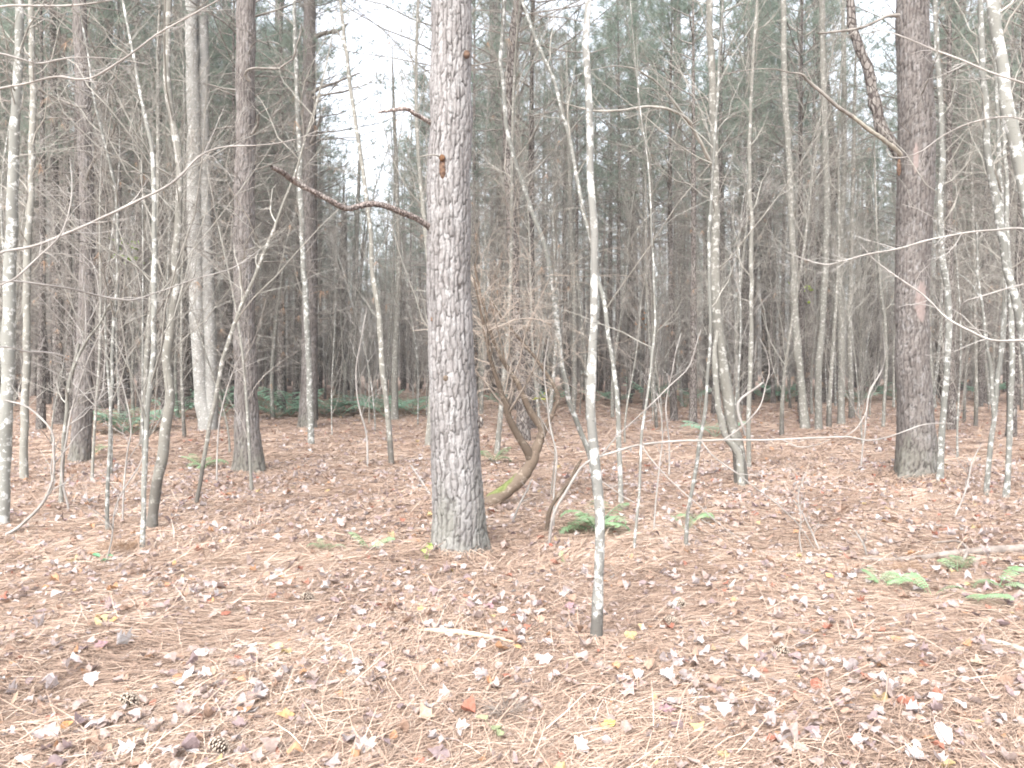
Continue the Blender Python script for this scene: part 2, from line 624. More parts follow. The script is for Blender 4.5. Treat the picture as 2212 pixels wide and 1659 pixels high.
def trunk_geo(P, r, sides=10, wob=0.04, flare=0.0, g=rng, knots=True):
    """a smooth stem with small swellings so that its outline is not ruled"""
    r = r.copy()
    h = P[:, 2] - P[0, 2]
    r *= 1 + wob * np.interp(np.arange(len(r)), np.arange(0, len(r) + 6, 2), g.normal(size=len(np.arange(0, len(r) + 6, 2))))
    r *= 1 + flare * np.exp(-h / 0.12)
    geo = Geo()
    geo.tubes(P, r, sides, 0)
    return geo


def pine_trunk_geo(P, r, z_vis, nu, nv, g, cell=(0.042, 0.10), depth=0.012, flare=0.28, patches=()):
    """plated bark modelled into the surface up to z_vis, simpler above; P, r local polyline"""
    cum = np.concatenate([[0], np.cumsum(np.linalg.norm(np.diff(P, axis=0), axis=1))])
    zc = np.interp(z_vis, P[:, 2], cum)
    s = np.concatenate([np.linspace(0, zc, nv), np.linspace(zc, cum[-1], 26)[1:]])
    C = np.stack([np.interp(s, cum, P[:, i]) for i in range(3)], -1)
    rad = np.interp(s, cum, r)
    hh = C[:, 2]
    a = np.arange(nu) * 2 * math.pi / nu
    ca, sa = np.cos(a), np.sin(a)
    off = g.uniform(0, 40, 3)
    lob = g.uniform(0, 6.28, 4)
    ncol = max(8, int(round(2 * math.pi * float(np.median(rad[:nv])) / cell[0])))
    rows, fur, tone, pat = [], [], [], []
    r0 = float(np.median(rad[:nv]))
    nz = noise.noise
    for i in range(len(s)):
        fl = flare * math.exp(-max(hh[i], 0) / 0.22) + 0.10 * math.exp(-max(hh[i], 0) / 0.6)
        rr = rad[i] * (1 + 0 * fl)
        row = np.empty(nu)
        for j in range(nu):
            fr, tn = 0.3, 0.5
            lb = max(0.0, math.sin(3 * a[j] + lob[0])) ** 1.5 + .6 * max(0.0, math.sin(5 * a[j] + lob[1])) ** 2
            x = rr * (1 + (fl + .45 * math.exp(-max(hh[i], 0) / 0.11)) * 0.40 * lb)
            if i < nv:
                p3 = Vector((ca[j] * r0 + off[0], sa[j] * r0 + off[1], s[i] + off[2]))
                wv = Vector((p3.x * 14, p3.y * 14, p3.z * 7))
                w1, w2 = nz(wv), nz(wv * 2.7 + Vector((5, 1, 8)))
                u = a[j] / (2 * math.pi) * ncol + 0.55 * w1 + 0.22 * w2 + 0.5 * nz(Vector((p3.x * 5, p3.y * 5, p3.z * 1.7)))
                cu = math.floor(u)
                fu = u - cu
                cid = cu % ncol
                h1 = (math.sin(cid * 12.9898 + 4.1) * 43758.5453) % 1.0
                v_ = s[i] / cell[1] * (0.65 + 0.8 * h1) + h1 * 17 + 0.45 * w2 + 0.35 * w1 + (0.5 if h1 > .5 else -0.5) * (fu - .5)
                cv = math.floor(v_)
                fv = v_ - cv
                h2 = (math.sin(cid * 78.233 + cv * 37.719) * 24634.6345) % 1.0
                eu = min(fu, 1 - fu) * (1.0 if h2 > .25 else 1.9)
                ev = min(fv, (1 - fv) * 1.8) * cell[1] / cell[0] * .8
                e = min(eu, ev)
                fr = 1 - min(1, max(0, (e - 0.035) / 0.17))
                fr *= 0.5 + 0.5 * min(1, max(0, 0.55 + 1.6 * nz(p3 * 11)))
                tn = h2
                x += depth * (-fr + 0.5 * (tn - 0.5)) + 0.004 * nz(p3 * 60)
            row[j] = x
            fur.append(fr * 0.9)
            tone.append(tn)
            pt = 0.0
            for (pa, pz, wa, wz) in patches:
                u = ((a[j] - pa + math.pi) % (2 * math.pi) - math.pi) / wa
                k = (hh[i] - pz) / wz
                m = 1 - (u * u + k * k) + 0.35 * nz(Vector((u * 3, k * 5, 2)))
                pt = max(pt, min(1, max(0, m * 3)))
            pat.append(pt)
        rows.append(row)
    Rr = np.array(rows)
    V = np.stack([C[:, None, 0] + Rr * ca, C[:, None, 1] + Rr * sa, np.broadcast_to(C[:, 2:3], Rr.shape)], -1)
    i = np.arange(len(s) - 1)[:, None] * nu
    j = np.arange(nu)[None]
    F = np.stack([i + j, i + (j + 1) % nu, i + nu + (j + 1) % nu, i + nu + j], -1).reshape(-1, 4)
    geo = Geo()
    geo.add(V.reshape(-1, 3), F, 0, furrow=np.array(fur), tone=np.array(tone), patch=np.array(pat))
    return geo


def limb_from_px(root, base, pts, w, d0, d1, mat, name='branch', n=26, sides=7, twigs=0, tg=rng, label=None, twig_mat=None, tl=(0.1, 0.3), wob=0.07, trad=0.0016):
    m = len(pts)
    A = []
    ws = np.interp(np.linspace(0, 1, m), np.linspace(0, 1, len(w)), w)
    for i, (vx, vy) in enumerate(pts):
        dd = d0 + (d1 - d0) * i / (m - 1)
        A.append([*at(vx, vy, dd), ws[i] / 2 / FPX * dd])
    A = kinked(catmull(np.array(A), n), 0.55, 0.11)
    A[:, 3] *= (1 + wob * tg.normal(size=n)) * (0.9 if A[0, 3] < .012 else 1)
    geo = Geo()
    geo.tubes(A[:, :3] - base, A[:, 3], sides, 0)
    if twigs:
        P, r = kids((A[:, :3] - base)[None], A[None, :, 3], twigs, 5, (25, 60), tl, 0.5, 0.25, 0.08, 0.25, 0.06, 0.4, tg, trad)
        geo.tubes(P, r, 3, 1 if twig_mat else 0)
        P2, r2 = kids(P, r, 2, 4, (25, 60), (0.25, 0.6), 0.7, 0.3, 0.08, 0.25, 0.06, 0.4, tg, trad * 0.8)
        geo.tubes(P2, r2, 3, 1 if twig_mat else 0)
    o = geo.build(name, [mat, twig_mat] if twig_mat else mat, root)
    if label:
        o['label'] = label
    return o

# ------------------------------------------------------------------ the setting
def build_ground():
    xs = np.unique(np.concatenate([np.linspace(-160, -20, 36), np.linspace(-20, 20, 161), np.linspace(20, 160, 36)]))
    ys = np.unique(np.concatenate([np.linspace(-40, 0, 12), np.linspace(0, 30, 121), np.linspace(30, 190, 50)]))
    X, Y = np.meshgrid(xs, ys)
    V = np.stack([X, Y, ground(X, Y)], -1).reshape(-1, 3)
    nx = len(xs)
    i = np.arange(len(ys) - 1)[:, None] * nx
    j = np.arange(nx - 1)[None]
    F = np.stack([i + j, i + j + 1, i + nx + j + 1, i + nx + j], -1).reshape(-1, 4)
    g = Geo()
    g.add(V, F)
    tag(g.build('ground', M['ground']), kind='structure')


build_ground()


def wedge(n, y0, y1, p, g):
    """points on the ground in front of the camera, denser near when p > 1"""
    y = y0 + (y1 - y0) * g.uniform(0, 1, n) ** p
    x = g.uniform(-1, 1, n) * (0.70 * y + 1.0)
    return x, y


TRUNKS = []


def needle_litter():
    geo = Geo()
    for bx, by, br in TRUNKS:
        if by > 16:
            continue
        n = int(500 + 9000 * br)
        a = rng.uniform(0, 6.28, n)
        d = br * .95 + (0.05 + .9 * br) * np.abs(rng.normal(size=n)) * .8
        hgt = (0.035 + .22 * br) * np.exp(-(d - br) / (.05 + .5 * br)) * rng.uniform(0, 1, n)
        px, py = bx + np.cos(a) * d, by + np.sin(a) * d
        a2 = a + rng.normal(size=n) * 1.1
        L = rng.uniform(.08, .2, n)
        D = np.stack([np.cos(a2), np.sin(a2), -np.minimum(hgt / L, .9) * .8 + rng.normal(size=n) * .08], -1)
        S = np.stack([px, py, ground(px, py) + .01 + hgt], -1)
        w = np.full(n, .0032) * (1 + by / 12)
        sd = np.stack([-np.sin(a2), np.cos(a2), rng.normal(size=n) * .4], -1) * (w / 2)[:, None]
        E = S + D * L[:, None]
        E[:, 2] = np.maximum(E[:, 2], ground(E[:, 0], E[:, 1]) + .004)
        V = np.stack([S - sd, S + sd, E + sd * .5, E - sd * .5], 1)
        geo.add(V.reshape(-1, 3), np.arange(n)[:, None] * 4 + np.array([[0, 1, 2, 3]]), 0, tone=np.repeat(np.clip(.5 + rng.normal(size=n) * .22, 0, 1), 4))
    for n, y0, y1, p, wd, ln, lift in ((150000, 1.6, 6.5, 1.15, 0.0028, (0.10, 0.24), 0.018),
                                       (190000, 6.0, 13.5, 1.2, 0.0042, (0.12, 0.26), 0.022),
                                       (110000, 13.0, 26.0, 1.3, 0.0075, (0.14, 0.30), 0.028),
                                       (14000, 1.6, 6.5, 1.1, 0.0026, (0.10, 0.22), -0.030),
                                       (18000, 6.0, 13.5, 1.15, 0.0038, (0.10, 0.22), -0.034),
                                       (70000, 25.0, 46.0, 1.2, 0.014, (0.16, 0.34), 0.03)):
        x, y = wedge(n, y0, y1, p, rng)
        flow = 0.9 * np.sin(0.6 * x + 0.4 * y) + 0.5 * np.sin(1.7 * x - 0.9 * y)
        a = np.where(rng.uniform(size=n) < 0.45, flow + rng.normal(size=n) * 0.45, rng.uniform(0, 6.28, n))
        L = rng.uniform(*ln, n)
        dx, dy = np.cos(a), np.sin(a)
        steep = np.where(rng.uniform(size=n) < 0.04, rng.uniform(0.15, 0.7, n), np.abs(rng.normal(size=n)) * 0.06)
        over = lift < 0          # a thinner layer that lies across the leaves
        lift = abs(lift)
        z0 = rng.uniform(0.55 if over else 0.0, 1, n) ** 1.5 * lift
        bow = rng.normal(size=n) * 0.10
        roll = rng.normal(size=n) * 0.5
        P = []
        for s in (0, 0.5, 1.0):
            px = x + dx * L * s - dy * L * bow * (s - s * s) * 4 * 0.5
            py = y + dy * L * s + dx * L * bow * (s - s * s) * 4 * 0.5
            pz = ground(px, py) + z0 + steep * L * s + 0.004 * (s - s * s) * 4
            P.append(np.stack([px, py, pz], -1))
        w = wd * rng.uniform(0.6, 1.3, n)
        sd = np.stack([-dy * np.cos(roll), dx * np.cos(roll), np.sin(roll)], -1) * (w / 2)[:, None]
        V = np.stack([P[0] - sd, P[0] + sd, P[1] - sd, P[1] + sd, P[2] - sd * 0.5, P[2] + sd * 0.5], 1)
        F = np.arange(n)[:, None, None] * 6 + np.array([[0, 1, 3, 2], [2, 3, 5, 4]])[None]
        patch = 0.5 + 0.06 * np.sin(1.3 * x + 0.8 * y) + 0.07 * np.sin(3.1 * x - 2.2 * y + 1)
        t = np.clip(patch + rng.normal(size=n) * 0.25 + (z0 / lift - 0.4) * 0.12, 0, 1)
        geo.add(V.reshape(-1, 3), F.reshape(-1, 4), 0, tone=np.repeat(t, 6))
    o = geo.build('pine_needle_litter', M['needles'], smooth=False)
    tag(o, 'mat of fallen orange brown pine needles covering the forest floor', 'pine needles', kind='stuff')


LOBED = [(0, -.48), (.16, -.38), (.33, -.36), (.31, -.20), (.46, -.02), (.34, .08), (.34, .27), (.18, .27), (.02, .52),
         (-.15, .28), (-.33, .30), (-.32, .07), (-.45, .02), (-.30, -.18), (-.36, -.34), (-.15, -.36)]
OVAL = [(0, -.55), (.14, -.42), (.24, -.22), (.28, 0), (.23, .22), (.13, .40), (0, .56), (-.13, .40), (-.23, .22), (-.28, 0), (-.24, -.22), (-.14, -.42)]
ROUND = [(0, -.45), (.20, -.42), (.36, -.25), (.44, -.02), (.34, .16), (.20, .34), (0, .50), (-.20, .34), (-.34, .16), (-.44, -.02), (-.36, -.25), (-.20, -.42)]
GUM = [(0, -.42), (.14, -.34), (.36, -.36), (.30, -.12), (.46, .14), (.25, .22), (.03, .50), (-.24, .20), (-.44, .18), (-.31, -.10), (-.38, -.32), (-.14, -.35)]
SHAPES = [np.array(s) for s in (LOBED, OVAL, ROUND, GUM)]


def leaf_verts(shape, size, curl, cup, yaw, tilt, tdir, pos, g):
    """one dry leaf: outline, an inner ring and a midpoint, folded and cupped, tilted, at pos"""
    o = shape * size * (1 + g.normal(size=shape.shape) * 0.11) * np.array([g.uniform(.7, 1.05), 1.0])
    k = len(o)
    P2 = np.concatenate([o, o * 0.5, [[0, 0]]])
    z = curl * np.abs(P2[:, 0]) ** 1.5 / size ** 0.5 * 1.6 + cup * (P2[:, 1] / size) ** 2 * size + g.normal(size=len(P2)) * size * 0.035
    fa = g.uniform(0, 6.28)
    z = z + g.uniform(.1, .75) * np.abs(P2[:, 0] * math.cos(fa) + P2[:, 1] * math.sin(fa) + g.normal() * .12 * size)
    V = np.column_stack([P2, z])
    c, s = math.cos(yaw), math.sin(yaw)
    V = V @ np.array([[c, s, 0], [-s, c, 0], [0, 0, 1]])
    ax = np.array([math.cos(tdir), math.sin(tdir), 0])
    ct, st = math.cos(tilt), math.sin(tilt)
    V = V * ct + np.cross(ax, V) * st + ax * (V @ ax)[:, None] * (1 - ct)
    V[:, 2] -= V[:, 2].min()
    V = V + pos
    i = np.arange(k)
    j = (i + 1) % k
    F4 = np.stack([i, j, j + k, i + k], -1)
    F3 = np.stack([i + k, j + k, np.full(k, 2 * k)], -1)
    return V, F4, F3


def leaf_color(g):
    u = g.uniform()
    if u < 0.24:
        c = np.array([0.50, 0.44, 0.43]) * g.uniform(0.85, 1.2)
    elif u < 0.66:
        c = np.array([0.46, 0.37, 0.335]) * g.uniform(0.8, 1.15)
    elif u < 0.80:
        c = np.array([0.42, 0.29, 0.22]) * g.uniform(0.75, 1.1)
    elif u < 0.90:
        c = np.array([0.36, 0.28, 0.28]) * g.uniform(0.8, 1.1)
    elif u < 0.925:
        c = np.array([0.50, 0.29, 0.17]) * g.uniform(0.8, 1.1)
    elif u < 0.955:
        c = np.array([0.40, 0.18, 0.13])
    elif u < 0.965:
        c = np.array([0.55, 0.43, 0.23])
    else:
        c = np.array([0.60, 0.575, 0.57])
    return np.clip(c * .84, 0, 0.85)


def leaf_litter():
    geo = Geo()
    x, y = [], []
    for n, y0, y1 in ((12500, 1.8, 6.0), (31000, 6.0, 13.0), (26000, 13.0, 28.0), (12000, 27.0, 46.0)):
        a, b = wedge(n, y0, y1, 0.8, rng)
        x.append(a)
        y.append(b)
    x, y = np.concatenate(x), np.concatenate(y)
    dens = 0.5 + 0.5 * np.sin(1.9 * x + 0.7 * y + 1.3 * np.sin(1.1 * y)) * np.sin(1.5 * y - 0.8 * x + 1.1 * np.sin(1.7 * x))
    keep = rng.uniform(size=len(x)) < 0.25 + 0.75 * dens
    x, y = x[keep], y[keep]
    buckets = {}
    for px, py in zip(x, y):
        sh = SHAPES[int(rng.choice(4, p=[.34, .24, .26, .16]))]
        size = (0.020 + (0.066 if py < 6 else 0.075) * rng.uniform() ** 1.7) * (1.0 if py < 13 else 1.15)
        V, F4, F3 = leaf_verts(sh, size, rng.normal() * 0.7 + 0.2, rng.normal() * 0.4, rng.uniform(0, 6.28), abs(rng.normal()) * 0.30,
                               rng.uniform(0, 6.28), np.array([px, py, float(ground(px, py)) + rng.uniform(-0.004, 0.028)]), rng)
        b = buckets.setdefault(len(sh), [[], [], [], []])
        b[0].append(V)
        b[1].append(F4)
        b[2].append(F3)
        b[3].append(np.tile(leaf_color(rng), (len(V), 1)))
    for k, (V, F4, F3, C) in buckets.items():
        m = 2 * k + 1
        off = np.repeat(np.arange(len(V)) * m, k)[:, None]
        nb = geo.n
        geo.add(np.concatenate(V), np.concatenate(F4) + off, 0, tint=np.concatenate(C))
        geo.f.append(np.concatenate(F3) + off + nb)
        geo.m.append(np.zeros(len(off), np.int32))
    o = geo.build('leaf_litter', M['leaf'])
    tag(o, 'scatter of pale dry fallen leaves over the needle covered ground', 'leaf litter', kind='stuff')


leaf_litter()

WHITE, PINK, TAN, PURP, ORAN, YELL, RED, GREY = ((.55, .525, .52), (.45, .385, .37), (.41, .315, .24), (.34, .22, .24), (.58, .33, .16),
                                                 (.56, .45, .25), (.50, .12, .08), (.50, .47, .46))
LEAVES = [
    (478, 1178, ORAN, 2, .10, .2, 'orange dry leaf on needles midway between leaning speckled stem and green fern tuft'),
    (377, 1224, ORAN, 0, .09, .5, 'orange brown curled leaf on the needles below the dark leaning stem'),
    (100, 1276, ORAN, 2, .08, .2, 'orange leaf near the left edge below the white lichened trunk'),
    (163, 1211, YELL, 2, .08, .3, 'yellow leaf on needles just left of the needle draped sapling foot'),
    (600, 1408, YELL, 1, .11, .9, 'pale yellow oval leaf standing upright in the needles'),
    (613, 1559, ORAN, 3, .15, .25, 'largest orange leaf, five lobed, lying flat in the near needles'),
    (147, 1579, ORAN, 2, .09, .3, 'round orange leaf in the lower left corner of the ground'),
    (457, 1306, ORAN, 1, .08, .3, 'narrow orange leaf left of the topmost pine cone'),
    (630, 1359, WHITE, 3, .10, .5, 'white folded leaf just below the topmost pine cone'),
    (605, 1271, WHITE, 2, .09, .3, 'white rounded leaf up and left of the topmost pine cone'),
    (433, 1421, WHITE, 0, .15, .4, 'broad white ragged leaf left of the upright yellow oval leaf'),
    (407, 1468, WHITE, 1, .12, .4, 'white oval leaf tilted on its edge beside a brown curled leaf'),
    (455, 1466, TAN, 0, .11, .5, 'brown curled leaf touching the tilted white oval leaf'),
    (197, 1486, WHITE, 0, .14, .5, 'white crumpled leaf in the left part of the needles above a tan round leaf'),
    (218, 1403, PURP, 0, .12, .5, 'mauve ribbed leaf standing half upright on the left side'),
    (103, 1603, PINK, 0, .16, .25, 'large pinkish lobed leaf near the lower left corner'),
    (273, 1633, WHITE, 3, .13, .4, 'white star shaped leaf at the bottom edge, left of the lowest pine cone'),
    (413, 1634, WHITE, 0, .12, .3, 'white torn leaf at the bottom edge touching the lowest pine cone'),
    (233, 1516, TAN, 2, .09, .3, 'tan round leaf lying between pine cone and white crumpled leaf'),
    (323, 1579, GREY, 2, .09, .25, 'grey round leaf lying below the left pine cone'),
    (33, 1528, TAN, 1, .11, .4, 'tan cupped oval leaf at the left edge of the near ground'),
    (212, 1356, YELL, 1, .09, .4, 'pale yellow leaf beside a dark orange one on the left'),
    (245, 1349, ORAN, 1, .09, .4, 'dark orange narrow leaf beside a pale yellow one on the left'),
    (1090, 1371, RED, 2, .07, .3, 'small red leaf just above the end of the tan fallen stick'),
    (1119, 1408, ORAN, 1, .08, .8, 'rust orange leaf standing on edge at the end of the tan fallen stick'),
    (1170, 1206, YELL, 2, .07, .3, 'small yellow leaf in front of the curved brown dead stem'),
    (1189, 1184, RED, 2, .07, .3, 'small dark red leaf at the foot of the grey leaning sapling'),
    (1172, 1234, TAN, 1, .11, .3, 'tan yellow leaf below the small yellow leaf near the big pine'),
    (1057, 1319, PURP, 0, .14, .4, 'purple brown leaf on the left of a white leaf before the big pine'),
    (1084, 1328, WHITE, 0, .11, .3, 'white leaf overlapping a purple brown leaf before the big pine'),
    (1230, 1319, PURP, 3, .13, .4, 'purple leaf left of the white trunk with the black foot'),
    (910, 1323, ORAN, 3, .12, .3, 'orange and peach leaf in front of the big pine'),
    (1384, 1364, YELL, 2, .09, .3, 'yellow leaf right of the black foot of the white trunk'),
    (1180, 1439, WHITE, 3, .14, 1.0, 'bright white leaf standing upright below the tan fallen stick'),
    (774, 1453, WHITE, 3, .11, .5, 'white leaf left of the thin yellow grass blades'),
    (1347, 1478, WHITE, 3, .13, .3, 'white lobed leaf, left one of the row below the white trunk'),
    (1380, 1473, WHITE, 2, .11, .5, 'white folded leaf, middle one of the row below the white trunk'),
    (1440, 1474, WHITE, 0, .15, .3, 'white ragged leaf, right one of the row below the white trunk'),
    (1317, 1576, (.66, .58, .12), 2, .09, .5, 'bright yellow leaf curled up beside an orange one near the bottom edge'),
    (1302, 1581, ORAN, 2, .08, .4, 'orange brown leaf beside the bright yellow one near the bottom edge'),
    (1414, 1518, ORAN, 2, .07, .3, 'orange round leaf below the row of white leaves'),
    (919, 1563, TAN, 3, .13, .3, 'tan lobed leaf left of the grey grass tussock'),
    (997, 1579, WHITE, 0, .11, .6, 'white curled leaf just below the grey grass tussock'),
    (790, 1626, GREY, 0, .15, .5, 'grey ribbed leaf at the bottom edge below the big pine'),
    (1257, 1629, WHITE, 0, .13, .5, 'white spotted leaf at the bottom edge right of centre'),
    (1440, 1543, PURP, 0, .13, .3, 'purple brown leaf below the orange round leaf on the right'),
    (1359, 1503, (.55, .30, .28), 3, .10, .4, 'reddish pink leaf right under the row of white leaves'),
    (1214, 1293, WHITE, 0, .12, .3, 'white leaf left of the white trunk above the purple leaf'),
    (1637, 1136, YELL, 2, .08, .4, 'amber leaf on needles behind the long bare leaning branch'),
    (1723, 1209, WHITE, 2, .10, .5, 'white leaf, left one of a pair in front of the bare seedlings'),
    (1748, 1208, WHITE, 1, .11, .6, 'white leaf, right one of a pair in front of the bare seedlings'),
    (1793, 1254, ORAN, 2, .11, .3, 'peach orange leaf left of the fern patch beside the log'),
    (1902, 1184, PINK, 2, .11, .3, 'pale pink leaf above the left end of the fallen log'),
    (1585, 1304, ORAN, 3, .10, .4, 'peach lobed leaf in the open needles right of the white trunk'),
    (1562, 1551, WHITE, 0, .14, .4, 'white lobed leaf with dark underside in the lower right ground'),
    (1668, 1528, WHITE, 2, .08, .5, 'small white cupped leaf in the lower right ground'),
    (2038, 1606, WHITE, 1, .20, .4, 'long white rolled leaf near the lower right corner'),
    (1978, 1646, WHITE, 0, .16, .4, 'white broken leaf at the bottom edge on the right'),
    (2015, 1519, PINK, 2, .14, .2, 'broad pale pink leaf lying flat in the lower right ground'),
    (2112, 1444, TAN, 0, .15, .3, 'big tan lobed leaf under the pale peeled stick'),
    (1973, 1466, (.74, .66, .55), 1, .10, .4, 'cream oval leaf in the right part of the near ground'),
]


def hero_leaf(vx, vy, col, sh, size, tilt, label):
    g = np.random.default_rng(int(vx * 7 + vy))
    p = floor_at(vx, vy)
    shp = SHAPES[sh]
    V, F4, F3 = leaf_verts(shp, size * .62, g.uniform(.1, .7), g.normal() * .25, g.uniform(0, 6.28), tilt, g.uniform(-.5, .5), np.zeros(3), g)
    geo = Geo()
    geo.add(V, F4, 0, tint=np.tile(np.array(col), (len(V), 1)))
    geo.f.append(F3)
    geo.m.append(np.zeros(len(F3), np.int32))
    o = geo.build('fallen_leaf', M['leaf'])
    o.location = (p[0], p[1], p[2] + 0.017)
    tag(o, label, 'leaf', 'distinct fallen leaves on the needles')


for a in LEAVES:
    hero_leaf(*a)


def cone(vx, vy, L, yaw, label):
    g = np.random.default_rng(int(vx))
    geo = Geo()
    n = 90
    k = np.arange(n)
    s = (k + .5) / n
    prof = np.sin(np.pi * np.clip(s * 0.9 + 0.06, 0, 1)) ** 0.7
    a = k * 2.39996
    rc = 0.17 * L * prof
    ax = (s - .5) * L
    geo.tubes(np.stack([np.zeros(9), np.linspace(-.5, .5, 9) * L, np.zeros(9)], -1), 0.2 * L * np.sin(np.linspace(.15, 3.0, 9)) + .001, 8, 0, tone=0.0)
    e = np.stack([np.cos(a), np.zeros(n), np.sin(a)], -1)
    t = np.stack([-np.sin(a), np.zeros(n), np.cos(a)], -1)
    y = np.array([0, 1.0, 0])
    b = e * rc[:, None] + y * ax[:, None]
    tip = b + e * (0.17 * L * prof)[:, None] - y * 0.10 * L + g.normal(size=b.shape) * .002
    w = (0.085 * L * prof + .001)[:, None]
    V = np.stack([b - t * w * .6, b + t * w * .6, tip + t * w, tip - t * w, tip + e * .004 + y * .004], 1)
    tone = np.tile(np.array([0.0, 0.0, 0.8, 0.8, 1.0]), n)
    geo.add(V.reshape(-1, 3), np.arange(n)[:, None] * 5 + np.array([[0, 1, 2, 3]]), 0, tone=tone)
    geo.f.append(np.arange(n)[:, None] * 5 + np.array([[3, 2, 4]]) + 9 * 8)
    geo.m.append(np.zeros(n, np.int32))
    o = geo.build('pine_cone', M['cone'], smooth=False)
    p = floor_at(vx, vy)
    o.location = (p[0], p[1], p[2] + 0.30 * L + 0.012)
    o.rotation_euler = (0.1, 0.1, yaw)
    tag(o, label, 'pine cone', 'pine cones on the forest floor')


for a in ((662, 1303, .095, 1.3, 'grey open pine cone lying below and left of the big scaly pine'),
          (1467, 1314, .09, .4, 'dark pine cone right of the white trunk, farther one of two'),
          (1447, 1353, .085, 1.6, 'pine cone right of the white trunk, nearer one of two'),
          (470, 1634, .095, 1.0, 'pine cone at the bottom edge beside a torn white leaf'),
          (277, 1531, .09, 1.2, 'pine cone between the tan round leaf and the grey round leaf'),
          (1686, 1419, .085, .9, 'pine cone half sunk in the open needles on the right')):
    cone(*a)

# ------------------------------------------------------------------ the trees one can tell apart: pines
def g_for(*k):
    return np.random.default_rng(abs(hash(k)) % (2 ** 31) if False else int(sum(k) * 31) % (2 ** 31))


def pine(label, pts, w, mat, hero=None, z_dead=2.5, z_green=8.5, H=18, dead_L=(0.5, 1.9), dead_n=(2, 5), cell=(0.042, 0.10), depth=0.011, flare=0.25,
         lean=0.0, patches=(), step=0.38, group='scaly barked pines'):
    g = g_for(pts[0][0], pts[0][1])
    base, P, r = stem_from_px(pts, w, H, lean=lean)
    root = thing('pine_tree', base, label, 'pine tree', group)
    TRUNKS.append((base[0], base[1], r[2]))
    if hero:
        geo = pine_trunk_geo(P, r, hero[2], hero[0], hero[1], g, cell, depth, flare, patches)
        geo.build('trunk', M[mat], root)
    else:
        trunk_geo(P, r, 14, 0.05, flare, g).build('trunk', M[mat], root)
    c = Geo()
    pine_crown(c, P, r, z_dead, z_green, max(H, P[-1, 2]), g, dead_n, dead_L, 1.0, step)
    c.build('crown', [M['twig_dark'], M['needle'], M['dead_needle']], root)
    return root, base


pA, bA = pine('thick grey pine with plated bark and a curved dead limb in the middle',
              [(990, 1192), (990, 1150), (991, 1100), (986, 1000), (981, 900), (975, 750), (970, 600), (969, 480), (972, 300), (975, 130), (976, 0)],
              [126, 116, 112, 107, 104, 98, 95, 94, 92, 88, 86], 'pine_grey', (144, 560, 5.2), 6.5, 9, 18, flare=0.0, depth=0.013, cell=(.043, .105))
dA = bA[1]
limb_from_px(pA, bA, [(940, 505), (925, 488), (897, 470), (854, 453), (804, 440), (760, 450), (737, 443), (683, 417), (633, 390), (610, 374), (587, 362)],
             [18, 14, 13, 13, 14, 13, 12, 11, 9], dA, dA - 0.9, M['log'], 'branch', label='long dead limb curving out to the left', wob=.06)
limb_from_px(pA, bA, [(633, 390), (645, 384), (652, 392)], [5, 4, 3], dA - 0.75, dA - 0.75, M['log'], 'branch', n=8)
limb_from_px(pA, bA, [(938, 272), (925, 262), (905, 250), (897, 247), (877, 235), (850, 238), (817, 242)], [12, 10, 9, 9, 10, 8, 4], dA, dA - 0.4, M['log'],
             'branch', label='short broken dead limb', wob=.08)
limb_from_px(pA, bA, [(952, 340), (947, 337), (930, 335), (904, 339)], [5, 4, 3, 2], dA - .17, dA - 0.25, M['twig'], 'branch', n=10)


def knot(root, base, vx, vy, d, w, h, mat, label, seed=1, name='knot'):
    g = np.random.default_rng(seed)
    nu, nv = 14, 12
    V = []
    for i in range(nv + 1):
        t = i / nv * math.pi
        for j in range(nu):
            a = j / nu * 2 * math.pi
            k = 1 + 0.30 * noise.noise(Vector((math.cos(a) * 2 + seed, math.sin(a) * 2, t * 2.3)))
            V.append((w / 2 * math.sin(t) * math.cos(a) * k, 0.35 * w * math.sin(t) * math.sin(a) * k, h / 2 * math.cos(t) * (0.9 + .1 * k)))
    i = np.arange(nv)[:, None] * nu
    j = np.arange(nu)[None]
    F = np.stack([i + j, i + (j + 1) % nu, i + nu + (j + 1) % nu, i + nu + j], -1).reshape(-1, 4)
    geo = Geo()
    geo.add(np.array(V) + (at(vx, vy, d) - base), F)
    o = geo.build(name, mat, root)
    if label:
        o['label'] = label
    return o


rA = 46 / FPX * dA
knot(pA, bA, 956, 362, dA - rA + .012, .055, .19, M['knot'], 'dark scar of a torn off limb', 3, 'branch_scar')
knot(pA, bA, 955, 341, dA - rA - .008, .050, .055, M['resin'], 'orange resin on the broken stub', 4, 'branch_stub')
knot(pA, bA, 963, 817, dA - rA - .0, .045, .05, M['brown'], None, 5, 'branch_stub')
knot(pA, bA, 1008, 118, dA - rA * .75, .055, .07, M['knot'], None, 6, 'branch_stub')
knot(pA, bA, 938, 690, dA - rA * .62, .06, .05, M['knot'], None, 7, 'branch_stub')
knot(pA, bA, 940, 610, dA - rA * .62, .05, .05, M['knot'], None, 8, 'branch_stub')
knot(pA, bA, 1036, 912, dA - rA * .1, .06, .10, M['pine_far'], None, 9, 'branch_stub')

knot(pA, bA, 934, 499, dA - .02, .055, .085, M['log'], None, 15, 'branch_collar')
knot(pA, bA, 934, 270, dA - .02, .045, .06, M['log'], None, 16, 'branch_collar')

